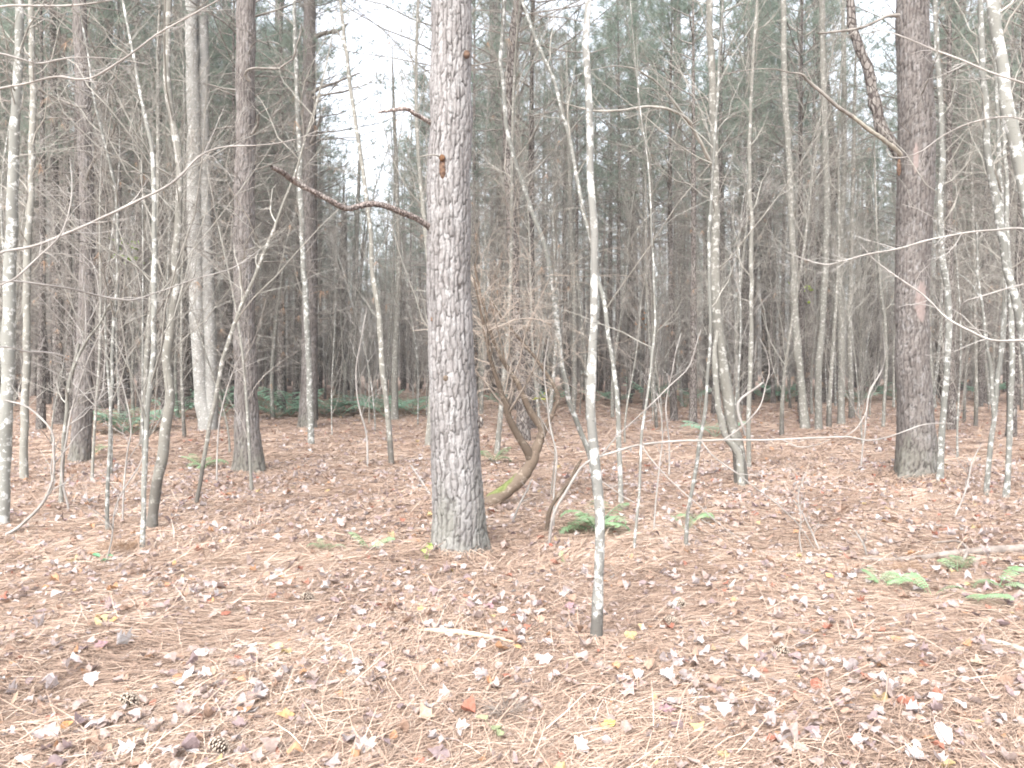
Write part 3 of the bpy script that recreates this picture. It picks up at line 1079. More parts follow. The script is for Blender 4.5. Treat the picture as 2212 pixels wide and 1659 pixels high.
pB, bB = pine('reddish scaly pine left of centre, widening at the foot, beside the twin grey trunks',
              [(541, 1022), (537, 970), (533, 900), (530, 800), (528, 700), (528, 560), (529, 430), (531, 300), (531, 150), (530, 0)],
              [68, 58, 51, 47, 45, 44, 43, 41, 40, 40], 'pine_red', (84, 330, 6.8), 3.2, 9, 18, cell=(.05, .12), depth=.014, flare=.05, dead_n=(1, 3))
dB = bB[1]
limb_from_px(pB, bB, [(541, 176), (533, 166), (530, 156), (547, 148), (600, 148), (618, 138), (633, 123), (645, 90), (652, 50)], [9, 8, 6, 5, 5, 4, 4, 3, 2], dB - .22, dB - .6,
             M['twig_dark'], 'branch', label='hooked dead branch bending right and up', twigs=5)
limb_from_px(pB, bB, [(545, 290), (556, 265), (560, 250)], [8, 6, 3], dB - .1, dB - .3, M['twig_dark'], 'branch', n=8)
pC, bC = pine('reddish brown scaly pine, second pine from the left edge, leaning slightly',
              [(173, 1000), (176, 940), (180, 880), (184, 780), (187, 650), (189, 520), (187, 400), (182, 260), (176, 120), (172, 0)],
              [43, 40, 40, 37, 34, 30, 29, 30, 29, 27], 'pine_red', (72, 300, 7.3), 2.6, 9, 17, cell=(.045, .11), depth=.012, flare=.06, dead_n=(2, 4))
dC = bC[1]
limb_from_px(pC, bC, [(189, 388), (190, 375), (200, 350), (222, 325), (238, 298), (250, 268)], [7, 6, 6, 6, 5, 3], dC - .1, dC - .8, M['twig_dark'], 'branch',
             label='dark dead branch rising to the right', twigs=4)
limb_from_px(pC, bC, [(187, 230), (165, 230), (130, 215), (105, 205), (60, 180), (20, 172)], [6, 6, 5, 5, 4, 3], dC - .1, dC - .5, M['twig_dark'], 'branch', twigs=6)
pD, bD = pine('dark reddish pine with whorls of dead stubs behind a thin grey sapling',
              [(664, 925), (666, 860), (667, 780), (668, 640), (667, 480), (667, 320), (667, 200), (668, 90), (669, 0)],
              [40, 36, 33, 31, 29, 28, 27, 26, 25], 'pine_red', (64, 240, 9), 2.4, 12.5, 18, cell=(.05, .12), depth=.013, flare=.06, dead_n=(2, 4))
dD = bD[1]
for q, wq in (([(676, 200), (690, 190), (720, 180), (755, 166), (776, 158)], [8, 7, 5, 4, 3]), ([(676, 212), (700, 205), (740, 198), (775, 186)], [6, 5, 4, 2]),
              ([(672, 310), (680, 290), (690, 262), (694, 250)], [9, 7, 5, 3]), ([(680, 80), (700, 72), (730, 66), (752, 50)], [10, 9, 7, 3]),
              ([(660, 185), (640, 165), (600, 140), (560, 110)], [7, 5, 4, 2])):
    limb_from_px(pD, bD, q, wq, dD - .12, dD - .4, M['twig_dark'], 'branch', twigs=4)
pE, bE = pine('broad brown pine on the right with a forked limb and a pink bark patch',
              [(1983, 1030), (1981, 990), (1977, 900), (1972, 800), (1970, 680), (1972, 540), (1977, 420), (1980, 300), (1975, 150), (1970, 0)],
              [94, 86, 73, 69, 67, 70, 74, 74, 69, 65], 'pine_red', (100, 360, 6.8), 4.6, 9, 18, cell=(.055, .12), depth=.015, flare=.05, dead_n=(1, 2),
              patches=((-1.45, 2.45, .40, .30), (-2.05, 4.42, .14, .22)))
dE = bE[1]
limb_from_px(pE, bE, [(1945, 335), (1938, 325), (1918, 310), (1892, 290), (1868, 272), (1842, 252)], [11, 10, 9.5, 9, 8.5, 8.5], dE - .12, dE - .55, M['wood'], 'branch',
             label='pale peeled length of the broken limb', n=16)
limb_from_px(pE, bE, [(1842, 252), (1825, 241), (1808, 230), (1785, 210), (1758, 185), (1740, 170), (1732, 160), (1700, 156), (1670, 150), (1625, 150), (1545, 165)],
             [8.5, 8.5, 8, 8, 7, 6, 5, 3, 2.5, 2, 2], dE - .55, dE - 1.2, M['twig_dark'], 'branch', label='dark outer length of the broken limb', twigs=6)
limb_from_px(pE, bE, [(1950, 345), (1930, 312), (1908, 284), (1897, 250), (1888, 217), (1880, 180), (1872, 143), (1858, 110), (1848, 83), (1839, 40), (1837, -30), (1830, -120)],
             [24, 24, 24, 24, 23, 22, 21, 20, 19, 18, 17, 14], dE + .15, dE + .5, M['pine_far'], 'fork', label='second trunk forking off and curving up to the left', n=30, sides=12)
limb_from_px(pE, bE, [(1942, 33), (1915, 36), (1890, 48), (1858, 60), (1820, 67), (1765, 73)], [9, 7, 6, 6, 5, 4], dE - .15, dE - .6, M['twig_dark'], 'branch', twigs=2)
knot(pE, bE, 1942, 362, dE - .13, .06, .24, M['knot'], 'dark brown scar below the torn limb', 12, 'branch_scar')

PINES = [
    ('scaly pine standing between two slim grey stems at middle distance on the right', [(1790, 871), (1785, 760), (1778, 640), (1776, 553), (1785, 470), (1797, 400), (1790, 280), (1775, 133), (1768, 0)], [32, 29, 27, 25, 23]),
    ('thick grey pine trunk just right of and behind the broad brown pine', [(2083, 843), (2079, 760), (2076, 640), (2075, 553), (2071, 367), (2068, 133), (2067, 0)], [44, 38, 34, 32]),
    ('dark pine trunk close behind the left side of the twin grey trunks', [(397, 886), (395, 800), (393, 700), (392, 560), (391, 400), (389, 200), (388, 0)], [28, 26, 24, 22]),
    ('dark pine trunk between the twin grey trunks and the reddish pine', [(494, 873), (494, 800), (495, 650), (494, 450), (492, 250), (490, 0)], [25, 23, 21, 19]),
    ('brownish pine right behind the leaning reddish pine on the left', [(222, 886), (225, 780), (227, 680), (224, 560), (221, 400), (220, 233), (226, 100), (228, 0)], [42, 38, 34, 32, 30]),
    ('shaded dark pine left of the leaning reddish pine', [(127, 886), (129, 800), (132, 700), (133, 560), (131, 350), (129, 150), (128, 0)], [24, 21, 19, 17]),
    ('dark fissured pine seen through the forks of the crooked brown tree', [(1132, 952), (1128, 860), (1122, 760), (1112, 640), (1106, 500), (1098, 330), (1097, 200), (1110, 80), (1122, 0)], [29, 26, 23, 21, 20]),
    ('reddish pine whose straight trunk rises right of the big central pine', [(1094, 862), (1092, 760), (1090, 600), (1086, 450), (1078, 320), (1071, 200), (1068, 0)], [26, 25, 24, 23]),
    ('slim brown pine deep behind the white trunk with the black foot', [(1362, 850), (1363, 700), (1366, 500), (1368, 300), (1370, 0)], [17, 16, 15]),
    ('dark straight pine far back, left of the mottled double stem', [(1478, 852), (1476, 700), (1470, 500), (1466, 300), (1462, 0)], [19, 18, 16]),
    ('reddish straight pine far back, just right of the mottled double stem', [(1655, 850), (1654, 700), (1650, 500), (1648, 250), (1644, 0)], [20, 18, 17]),
    ('far pine visible through the bright gap left of the broad brown pine', [(1885, 848), (1884, 700), (1882, 600), (1880, 500), (1878, 440)], [18, 17, 15]),
    ('straight dark pine in the far row between the reddish pine and the gap of sky', [(600, 856), (600, 700), (601, 500), (602, 250), (603, 0)], [20, 18, 17]),
    ('reddish far pine just left of the big central pine', [(735, 854), (736, 700), (738, 600), (740, 530)], [18, 17, 15]),
]
for lb, pts, w in PINES:
    h = 17 if pts[-1][1] == 0 else 11
    pine(lb, pts, w, 'pine_far', None, 1.8, 8.0 if h > 12 else 8.5, h, dead_L=(.6, 2.2), dead_n=(2, 4), flare=.15, step=.4)

# ------------------------------------------------------------------ the trees one can tell apart: smooth barked stems
def hard(label, pts, w, mat, H=9, z0=1.4, n=24, L=(.6, 1.8), name='hardwood_tree', cat='tree', d=None, lean=0.0, twig='twig', sides=10, rk=1.0, wob=.05, flare=.2,
         group='slim smooth barked trees', k1=4, k2=2, out=(30, 65)):
    g = g_for(pts[0][0], pts[0][1], 3)
    w = [z * .92 for z in w]
    base, P, r = stem_from_px(pts, w, H, d=d, lean=lean)
    root = thing(name, base, label, cat, group)
    if d is None:
        TRUNKS.append((base[0], base[1], r[2]))
    trunk_geo(P, r, sides, wob, flare, g).build('trunk', M[mat], root)
    if n:
        c = Geo()
        bare_crown(c, P, r, z0, max(P[-1, 2], z0 + .5), g, n, L, out, .25, rk, k1, k2)
        c.build('crown', M[twig], root)
    return root, base


hA, bhA = hard('white lichened trunk with a blackened foot, nearest trunk right of the big pine',
               [(1287, 1388), (1291, 1320), (1294, 1250), (1295, 1150), (1292, 1050), (1284, 950), (1276, 870), (1276, 815), (1281, 760), (1284, 700), (1283, 640), (1281, 560),
                (1283, 500), (1279, 400), (1277, 280), (1275, 180), (1271, 90), (1270, 0)],
               [30, 26, 24, 23, 23, 22, 21, 24, 20, 19, 18, 18, 18, 17, 17, 16, 16, 15], 'pale_char', 8, 3.9, 10, (.5, 1.4), sides=16, wob=.03)
dA1 = bhA[1]
limb_from_px(hA, bhA, [(1276, 815), (1266, 810), (1258, 806)], [12, 10, 9], dA1, dA1 - .03, M['pale'], 'branch_stub', n=7)
hard('white speckled trunk at the left edge, nearest trunk on that side',
     [(2, 1140), (7, 1020), (13, 900), (18, 780), (21, 680), (24, 560), (28, 450), (32, 330), (37, 180), (41, 60), (43, 0)],
     [34, 30, 29, 28, 27, 25, 24, 22, 20, 18, 17], 'pale', 9, 3.2, 16, (.5, 1.6), sides=14, wob=.05)
hard('grey mottled stem just right of the white trunk at the left edge',
     [(52, 1040), (52, 960), (54, 870), (58, 780), (58, 680), (60, 560), (66, 440), (70, 330), (71, 200), (68, 60), (66, 0)], [18, 17, 16, 15, 14, 12], 'grey', 9, 1.2, 30, (.6, 2.0))
hD, bhD = hard('thin grey stem with a snapped top in front of the leaning reddish pine', [(132, 1093), (133, 1030), (140, 930), (145, 850), (155, 800), (164, 770), (172, 742)],
               [10, 9, 9, 8, 7], 'grey', None, .8, 3, (.4, .9), name='sapling', cat='sapling')
limb_from_px(hD, bhD, [(146, 850), (170, 770), (190, 735), (213, 703), (228, 672), (242, 646), (250, 632)], [7, 6, 6, 5, 5, 4, 3], bhD[1], bhD[1] - .2, M['grey'], 'branch', twigs=5)
hard('straight thin whitish sapling left of the forked pair of leaning stems',
     [(232, 1152), (232, 1100), (233, 1040), (236, 950), (240, 850), (242, 760), (248, 680), (255, 620), (254, 553), (253, 467), (247, 400), (231, 333), (217, 267), (200, 190), (190, 120)],
     [9, 9, 8, 8, 8, 7, 6, 5], 'pale', 6, .8, 24, (.5, 1.7), name='sapling', cat='sapling', sides=8)
hard('pale sapling whose foot is draped in needles, beside the dark leaning stem',
     [(307, 1192), (309, 1120), (311, 1050), (316, 960), (321, 880), (328, 790), (333, 690), (331, 620), (337, 553), (334, 467), (328, 333), (317, 267), (294, 167), (280, 80)],
     [11, 12, 12, 12, 11, 10, 8, 6], 'pale', 6.5, .8, 28, (.5, 1.9), name='sapling', cat='sapling', sides=9)
hard('dark leaning stem with white speckles, curving up left of the twin grey trunks',
     [(326, 1147), (333, 1090), (341, 1040), (352, 980), (361, 910), (365, 853), (361, 786), (366, 710), (379, 630), (378, 553), (383, 500), (387, 380), (374, 267), (361, 167), (363, 90), (366, 0)],
     [25, 24, 24, 23, 22, 20, 19, 18, 17, 17, 16, 15, 13], 'grey_char', 9, 1.6, 24, (.5, 1.9), sides=12, wob=.06)
hard('thin stem with a dark burnt foot leaning right, between twin trunks and reddish pine',
     [(423, 1093), (429, 1060), (437, 1015), (450, 936), (463, 865), (480, 786), (500, 720), (520, 665), (547, 603), (567, 553), (590, 500), (612, 440), (640, 370), (660, 300)],
     [9, 10, 10, 10, 9, 8, 7, 5], 'grey_char', 6, 1.0, 18, (.4, 1.6), name='sapling', cat='sapling')
hI, bhI = hard('pair of pale grey trunks grown together at the foot, left of centre',
               [(449, 932), (444, 900), (437, 870), (433, 820), (430, 753), (424, 653), (422, 553), (418, 433), (419, 267), (414, 100), (412, 0)],
               [46, 40, 33, 32, 32, 32, 31, 30, 29, 28], 'twin', 15, 4.5, 26, (1, 2.4), sides=14, flare=.0, rk=1.5)
limb_from_px(hI, bhI, [(455, 930), (457, 880), (456, 820), (453, 720), (448, 620), (445, 553), (442, 433), (438, 233), (440, 133), (434, 0), (430, -200), (425, -420)],
             [32, 29, 28, 28, 28, 27, 26, 26, 25, 23, 16, 6], bhI[1] + .02, bhI[1] + .3, M['twin'], 'second_trunk', n=50, sides=14, wob=.025)
hard('crooked brown footed stem just left of the big central pine',
     [(846, 1006), (842, 950), (834, 860), (826, 790), (822, 720), (814, 653), (805, 586), (800, 500), (791, 420), (776, 320), (765, 250), (752, 150), (742, 60)],
     [13, 13, 12, 11, 10, 9, 8], 'grey_char', 8, 1.8, 20, (.5, 1.6))
hard('upright grey stem close to the left side of the big central pine', [(852, 905), (853, 800), (857, 700), (861, 620), (860, 500), (857, 380), (852, 250)], [16, 14, 13, 11, 8], 'grey', 9, 2, 22, (.7, 2))
hard('slim grey stem far back between the dark reddish pine and the crooked stem', [(759, 872), (764, 780), (768, 700), (770, 600), (772, 480), (776, 380)], [11, 10, 9, 8], 'grey', 8, 2, 16, (.7, 2))
hard('thin grey sapling standing right in front of the dark reddish pine', [(672, 962), (671, 900), (668, 790), (663, 700), (658, 620), (653, 540), (649, 430), (646, 300), (640, 150), (636, 0)], [15, 14, 13, 12, 11, 9], 'pale', 9, 2, 20, (.6, 1.8))
hM, bhM = hard('pale slender stem leaning left from behind the white trunk with the black foot',
               [(1287, 1078), (1280, 1020), (1268, 965), (1251, 926), (1232, 872), (1217, 803), (1207, 720), (1194, 620), (1181, 547), (1164, 493), (1141, 433), (1124, 383), (1104, 317), (1095, 267), (1087, 200), (1082, 133), (1085, 83), (1092, 0)],
               [11, 12, 12, 12, 12, 11, 11, 11, 10, 10, 9, 9], 'pale', 7.5, 2.4, 12, (.5, 1.4), sides=9)
hard('slender stem leaning left that crosses behind the white trunk at mid height',
     [(1342, 1094), (1340, 1030), (1337, 953), (1334, 860), (1322, 775), (1311, 703), (1301, 640), (1290, 590), (1274, 517), (1257, 450), (1246, 383), (1234, 320), (1217, 250), (1197, 173), (1171, 117), (1150, 67), (1135, 20)],
     [11, 11, 11, 10, 9, 9, 8, 8, 7], 'pale', 6.5, 2, 14, (.5, 1.4), sides=9)
hard('very thin straight sapling beside the right side of the green fern',
     [(1369, 1193), (1374, 1130), (1380, 1060), (1390, 930), (1401, 836), (1409, 765), (1414, 700), (1412, 620), (1411, 553), (1406, 450), (1398, 350), (1385, 250)],
     [6.5, 6.5, 6, 6, 5, 4, 3], 'pale', 5, 1.2, 12, (.4, 1.1), name='sapling', cat='sapling', sides=7)
hard('thin whitish sapling in front of the mottled double stem',
     [(1481, 1186), (1486, 1110), (1495, 1053), (1508, 970), (1524, 890), (1531, 790), (1535, 690), (1533, 553), (1538, 433), (1543, 330), (1550, 200), (1558, 60)],
     [9, 9, 9, 8, 8, 7, 6, 5], 'pale', 6, 1.5, 14, (.4, 1.2), name='sapling', cat='sapling', sides=8)
hQ, bhQ = hard('mottled double stem fused at the foot, with a dark patch and long arching limb',
               [(1602, 1050), (1598, 1000), (1593, 960), (1580, 910), (1567, 830), (1558, 770), (1551, 700), (1547, 620), (1545, 553), (1545, 470), (1545, 400), (1542, 300), (1538, 167), (1532, 60), (1530, 0)],
               [32, 28, 28, 28, 26, 25, 24, 22, 21, 20, 18, 17, 16, 15], 'grey_char', 10, 2.6, 22, (.7, 2.0), sides=14)
dQ = bhQ[1]
limb_from_px(hQ, bhQ, [(1543, 370), (1535, 350), (1518, 318), (1500, 285), (1488, 262), (1471, 247), (1440, 235), (1404, 230), (1370, 234), (1337, 239), (1290, 240), (1240, 230), (1190, 212)],
             [10, 9, 8, 8, 7, 6, 6, 5.5, 5, 5, 4, 3, 2], dQ, dQ - 1.6, M['twig'], 'branch', label='long limb arching over to the left', twigs=9, tl=(.08, .25))
limb_from_px(hQ, bhQ, [(1498, 283), (1485, 262), (1460, 225), (1430, 190), (1400, 165), (1370, 148), (1330, 143), (1285, 150), (1240, 165)], [6, 5, 5, 4, 4, 3, 3, 2, 2], dQ - .3, dQ - 1.4, M['twig'], 'branch', twigs=7)
limb_from_px(hQ, bhQ, [(1602, 1050), (1594, 980), (1572, 950), (1556, 900), (1547, 830), (1545, 770), (1550, 715)], [16, 15, 15, 14, 13, 12, 8], dQ - .10, dQ - .05, M['grey'], 'second_stem', n=20, sides=10)
limb_from_px(hQ, bhQ, [(1610, 940), (1598, 900), (1595, 870), (1612, 852), (1632, 838), (1647, 826)], [6, 6, 6, 5, 5, 5], dQ - .1, dQ - .3, M['twig_pale'], 'branch', n=14)
hard('thin straight stem just right of the mottled double stem',
     [(1618, 1015), (1617, 950), (1617, 870), (1622, 780), (1623, 653), (1622, 553), (1622, 467), (1619, 333), (1624, 200), (1630, 60)], [11, 11, 11, 10, 10, 9, 8, 7], 'grey', 8, 1.8, 18, (.5, 1.6))
hard('smooth grey trunk, left one of four standing at middle distance on the right',
     [(1740, 925), (1735, 880), (1731, 830), (1724, 760), (1718, 686), (1714, 570), (1708, 433), (1702, 300), (1695, 200), (1693, 60), (1692, 0)], [23, 19, 17, 16, 15, 14, 13, 13], 'grey', 12, 3, 28, (.8, 2.4), rk=1.3)
hard('smooth grey trunk leaning beside the scaly pine, second of four on the right',
     [(1768, 928), (1768, 880), (1768, 810), (1775, 720), (1780, 640), (1784, 553), (1786, 430), (1782, 300), (1778, 150), (1775, 0)], [18, 16, 16, 15, 14, 13], 'grey', 11, 2.8, 24, (.8, 2.2), rk=1.2)
hard('smooth grey trunk, third of four standing at middle distance on the right',
     [(1817, 916), (1817, 850), (1818, 780), (1817, 700), (1813, 620), (1815, 520), (1822, 400), (1824, 250), (1822, 80)], [18, 16, 16, 15, 13, 11], 'grey', 11, 2.8, 24, (.8, 2.2), rk=1.2)
hard('grey trunk with black blotched foot, right one of four on the right',
     [(1840, 908), (1839, 870), (1837, 810), (1835, 700), (1837, 600), (1840, 480), (1844, 350), (1846, 200)], [14, 13, 11, 11, 10, 8], 'grey_char', 10, 2.4, 22, (.7, 2.2), rk=1.2)
hard('thin crooked sapling between the four grey trunks and the broad brown pine',
     [(1908, 922), (1910, 870), (1915, 790), (1911, 690), (1904, 640), (1898, 560), (1893, 480), (1890, 380)], [8, 7, 7, 6, 5], 'grey', 8, 1.8, 18, (.6, 1.8), name='sapling', cat='sapling')
hard('whitish stem hugging the right side of the broad brown pine',
     [(2030, 1044), (2032, 1000), (2036, 930), (2041, 850), (2046, 780), (2050, 710), (2047, 640), (2039, 580), (2034, 520), (2031, 440), (2035, 340), (2032, 240), (2026, 120), (2022, 0)],
     [15, 15, 14, 14, 14, 13, 13, 12, 11, 10], 'pale', 9, 2.8, 18, (.6, 1.7))
hX, bhX = hard('thin forked stem near the right edge, left one of two whose feet stand close',
               [(2130, 1077), (2134, 1020), (2142, 950), (2151, 860), (2160, 780), (2168, 720), (2173, 680), (2170, 600), (2166, 500), (2160, 380), (2155, 250), (2150, 120)],
               [11, 11, 11, 11, 10, 9, 8, 7], 'pale', 7, 1.8, 14, (.5, 1.5))
limb_from_px(hX, bhX, [(2146, 900), (2140, 800), (2135, 770), (2127, 720), (2122, 660), (2112, 600), (2112, 560), (2108, 480)], [7, 7, 7, 6, 6, 5, 5, 4], bhX[1], bhX[1] - .3, M['pale'], 'branch', twigs=6)
hard('pale stem near the right edge, right one of two whose feet stand close',
     [(2172, 1082), (2176, 1040), (2181, 960), (2184, 880), (2187, 800), (2186, 720), (2183, 640), (2178, 540), (2175, 440), (2168, 300)], [14, 13, 12, 12, 11, 10, 8], 'pale', 7.5, 2, 14, (.5, 1.5))
hard('thickest pale trunk at the right edge, bending out of the picture',
     [(2262, 1200), (2258, 1050), (2252, 900), (2245, 740), (2235, 580), (2222, 470), (2208, 390), (2193, 310), (2176, 235), (2165, 140), (2152, 60), (2142, 0)],
     [36, 32, 31, 30, 29, 29, 28, 28, 28, 27, 26, 25], 'pale', 9, 3.4, 14, (.6, 1.8), sides=14)
hard('white blotched stem leaning in from the right edge below the thickest pale trunk',
     [(2250, 1130), (2240, 1000), (2226, 850), (2212, 735), (2200, 680), (2188, 625), (2174, 580), (2164, 510), (2152, 430), (2138, 367), (2130, 290), (2126, 190), (2121, 90), (2117, 0)],
     [21, 20, 19, 19, 18, 18, 17, 16, 15, 14, 13, 12], 'pale', 8, 3, 12, (.5, 1.6), sides=12)
hard('thin grey stem behind the right edge pair, with a dark burnt foot',
     [(2107, 922), (2109, 860), (2108, 780), (2105, 653), (2104, 553), (2100, 430), (2098, 300)], [9, 8, 7, 6], 'grey_char', 8, 2, 18, (.6, 1.8))
hard('dull green stem behind the slender leaning stem, right of the crooked brown tree',
     [(1239, 893), (1241, 820), (1240, 735), (1241, 640), (1236, 560), (1232, 450), (1230, 330), (1226, 200)], [12, 11, 11, 10, 9], 'grey', 10, 2.2, 24, (.8, 2.2), rk=1.2)

# crooked brown tree with three leaning stems
base, P, r = stem_from_px([(1057, 1090), (1066, 1080), (1097, 1058), (1122, 1036), (1138, 1014), (1150, 990), (1157, 968), (1166, 946)], [34, 32, 30, 28, 26, 25, 22, 19], None, n=40)
sR = thing('crooked_tree', base, 'crooked brown tree with a mossy foot and three stems leaning left', 'tree', None)
geo = trunk_geo(P, r, 14, .05, .0)
geo.build('trunk', M['brown'], sR)
dS = base[1]
_m = Geo()
_ms = 18
_mv = []
for i in range(_ms):
    f = i / (_ms - 1)
    q = 2 + f * 17
    k0 = int(q)
    cc = P[k0] * (1 - q + k0) + P[k0 + 1] * (q - k0)
    rr = np.interp(q, np.arange(len(r)), r) * 1.03 + .004
    tt = nrm(P[k0 + 1] - P[k0])
    uu = nrm(np.array([0, 0, 1.0]) - tt * tt[2])
    ss = np.cross(tt, uu)
    wd = math.sin(math.pi * min(1, f * .9 + .08)) * (1 + .35 * noise.noise(Vector((f * 6, 1, 2))))
    for j in range(9):
        an = (j / 8 - .5) * 2.5 * wd
        edge = -.012 if j in (0, 8) else .004 * noise.noise(Vector((f * 9, j * .9, 4)))
        _mv.append(cc + (uu * math.cos(an) + ss * math.sin(an)) * (rr + edge))
_mi = np.arange(_ms - 1)[:, None] * 9 + np.arange(8)[None]
_m.add(np.array(_mv), np.stack([_mi, _mi + 1, _mi + 10, _mi + 9], -1).reshape(-1, 4))
_m.build('moss_patch', M['moss'], sR)
for pts, w, k in (([(1148, 998), (1140, 975), (1130, 958), (1118, 938), (1107, 918), (1097, 893), (1090, 868), (1080, 838), (1068, 800), (1058, 765), (1046, 715), (1034, 660), (1024, 600)], [20, 19, 17, 16, 15, 13, 11, 9, 7, 5, 4], 0),
                  ([(1166, 946), (1172, 930), (1160, 908), (1144, 884), (1132, 858), (1121, 832), (1104, 806), (1087, 780), (1076, 758), (1067, 736), (1055, 695), (1044, 653), (1034, 615), (1026, 570)], [18, 17, 16, 14, 12, 11, 10, 9, 8, 6, 5, 4], 1),
                  ([(1166, 948), (1176, 932), (1188, 908), (1198, 884), (1207, 855), (1198, 838), (1187, 820), (1171, 795), (1154, 770), (1130, 742), (1104, 713), (1085, 688), (1070, 663), (1062, 640)], [14, 11, 10, 9, 9, 9, 8, 7, 7, 6, 5, 4, 3], 2)):
    limb_from_px(sR, base, pts, w, dS, dS - .25 + .3 * k, M['brown'], 'stem', n=34, sides=10, twigs=16, twig_mat=M['twig_brown'], tl=(.18, .5), trad=.0022)
limb_from_px(sR, base, [(1190, 700), (1160, 690), (1120, 690), (1075, 706), (1040, 720)], [3, 3, 3, 3, 2], dS + .1, dS - .2, M['twig_brown'], 'branch', twigs=8, tl=(.2, .5))
_g = Geo()
gg = np.random.default_rng(77)
S = np.array([at(gg.uniform(1025, 1240), gg.uniform(560, 870), dS + gg.uniform(-.4, .6)) - base for _ in range(95)])
B, rr = grow(S, gg.normal(size=(95, 3)) + np.array([0, 0, .1]), gg.uniform(.35, .9, 95), np.full(95, .0026), 8, -.15, .55, .10, .5, gg)
_g.tubes(B, rr, 3, 0)
B2, r2 = kids(B, rr, 4, 6, (20, 70), (.3, .7), .7, .1, -.05, .5, .12, .5, gg, .0018)
_g.tubes(B2, r2, 3, 0)
_g.build('crown', M['twig_brown'], sR)

# curved dead stem and grey sapling whose long branch crosses the right half
b2, P, r = stem_from_px([(1180, 1152), (1184, 1120), (1190, 1098), (1204, 1074), (1220, 1054), (1236, 1034), (1246, 1012), (1258, 992)], [8, 9, 9, 9, 9, 8, 8, 5], None, n=30)
t = thing('dead_stem', b2, 'curved brown dead stem leaning right behind the grey leaning sapling', 'dead stem')
trunk_geo(P, r, 8, .09, .0).build('trunk', M['brown'], t)
b3, P, r = stem_from_px([(1185, 1182), (1189, 1150), (1194, 1120), (1206, 1090), (1222, 1064), (1238, 1036), (1254, 1012), (1275, 995), (1297, 986), (1335, 974), (1371, 963), (1420, 956), (1475, 953), (1525, 952),
                         (1575, 950), (1625, 951), (1675, 950), (1750, 946), (1825, 943), (1850, 946), (1875, 951), (1910, 946), (1942, 936), (1992, 918), (2030, 914), (2058, 915)],
                        [9, 9, 9, 8, 8, 8, 7, 7, 7, 6.5, 6.5, 6, 6, 6, 5.5, 5, 5, 5, 4.5, 4, 4, 3.5, 3, 3, 2.5, 2], None, n=110, lean=-.35)
r = r * .78
t = thing('leaning_sapling', b3, 'grey leaning sapling bent over into a long level branch crossing the right half', 'sapling')
trunk_geo(P, r, 7, .06, .0).build('trunk', M['twig_pale'], t)
dL = b3[1]
for q, w in (([(1560, 951), (1600, 925), (1640, 880), (1655, 830), (1662, 800), (1655, 760), (1640, 730)], [4, 4, 4, 3, 3, 2, 2]), ([(1385, 960), (1405, 990), (1440, 1030), (1490, 1075), (1550, 1130), (1600, 1165)], [4, 4, 3.5, 3, 3, 2]),
             ([(1515, 953), (1540, 985), (1600, 1030), (1680, 1090), (1730, 1140), (1760, 1185)], [4, 4, 4, 3, 3, 2]), ([(1825, 943), (1850, 925), (1870, 890), (1878, 850), (1900, 810)], [3, 3, 3, 2, 2]),
             ([(1297, 986), (1340, 935), (1400, 880), (1450, 830), (1490, 790), (1513, 712)], [4, 4, 4, 3.5, 3.5, 3]), ([(1260, 1006), (1300, 1040), (1350, 1075), (1390, 1095)], [3, 3, 2.5, 2]),
             ([(1690, 950), (1720, 965), (1760, 962), (1790, 950)], [3, 3, 2, 2])):
    limb_from_px(t, b3, q, [z * .8 for z in w], dL - .4, dL - .5, M['twig_pale'], 'branch', twigs=3, tl=(.15, .4), n=20, sides=6)

needle_litter()

# saplings that stand just outside the frame and reach into it with long bare branches
def reaching(label, foot, d, pts, w, branches, mat):
    base, P, r = stem_from_px(pts, w, 5.5, d=d)
    t = thing('sapling', base, label, 'sapling')
    trunk_geo(P, r, 9, .05, .1).build('trunk', M['pale'], t)
    for q, wq, d1, tw in branches:
        limb_from_px(t, base, q, [z * .8 for z in wq], d, d1, mat, 'branch', twigs=tw * 2 + 2, n=48, sides=6, tl=(.06, .25), wob=.09)
    return t


reaching('sapling just outside the left edge whose long bare branches sweep across the upper left', None, 3.3,
         [(-95, 1600), (-92, 1200), (-88, 900), (-85, 600), (-80, 300), (-76, 0)], [34, 32, 30, 28, 25, 22],
         [([(-80, 240), (-40, 205), (0, 190), (67, 180), (123, 165), (167, 171), (207, 163), (267, 127), (333, 77), (400, 40), (473, 0), (540, -40)], [9, 8, 7, 7, 7, 6, 6, 6, 5, 5, 4, 3], 3.0, 4),
          ([(-78, 40), (0, 14), (50, 12), (100, 13), (167, 11), (233, 2), (300, -12)], [8, 7, 7, 6, 6, 5, 4], 3.2, 3),
          ([(-80, 150), (-40, 118), (0, 117), (40, 126), (83, 136), (125, 130), (167, 125), (250, 127), (320, 138)], [7, 6, 6, 6, 5, 5, 4, 3, 2], 3.5, 5),
          ([(-86, 640), (-40, 580), (0, 547), (67, 533), (133, 510), (233, 463), (333, 417), (393, 377), (433, 337), (483, 317), (567, 313), (633, 302), (690, 280)], [11, 9, 8, 8, 8, 8, 7, 7, 6, 5, 4, 3, 2], 3.6, 5),
          ([(-86, 700), (-40, 645), (0, 616), (33, 600), (87, 553), (130, 510), (150, 450), (156, 400), (150, 340)], [9, 8, 7, 6, 6, 5, 4, 3, 2], 3.4, 4),
          ([(-86, 600), (-30, 610), (30, 606), (100, 616), (160, 625), (213, 638), (283, 648), (333, 633), (417, 603), (500, 580), (560, 540)], [7, 6, 5, 5, 5, 5, 5, 4, 4, 3, 2], 4.2, 5),
          ([(-86, 780), (0, 750), (60, 760), (140, 770), (230, 830), (280, 900)], [6, 5, 5, 4, 3, 2], 4.0, 4)], M['twig_pale'])
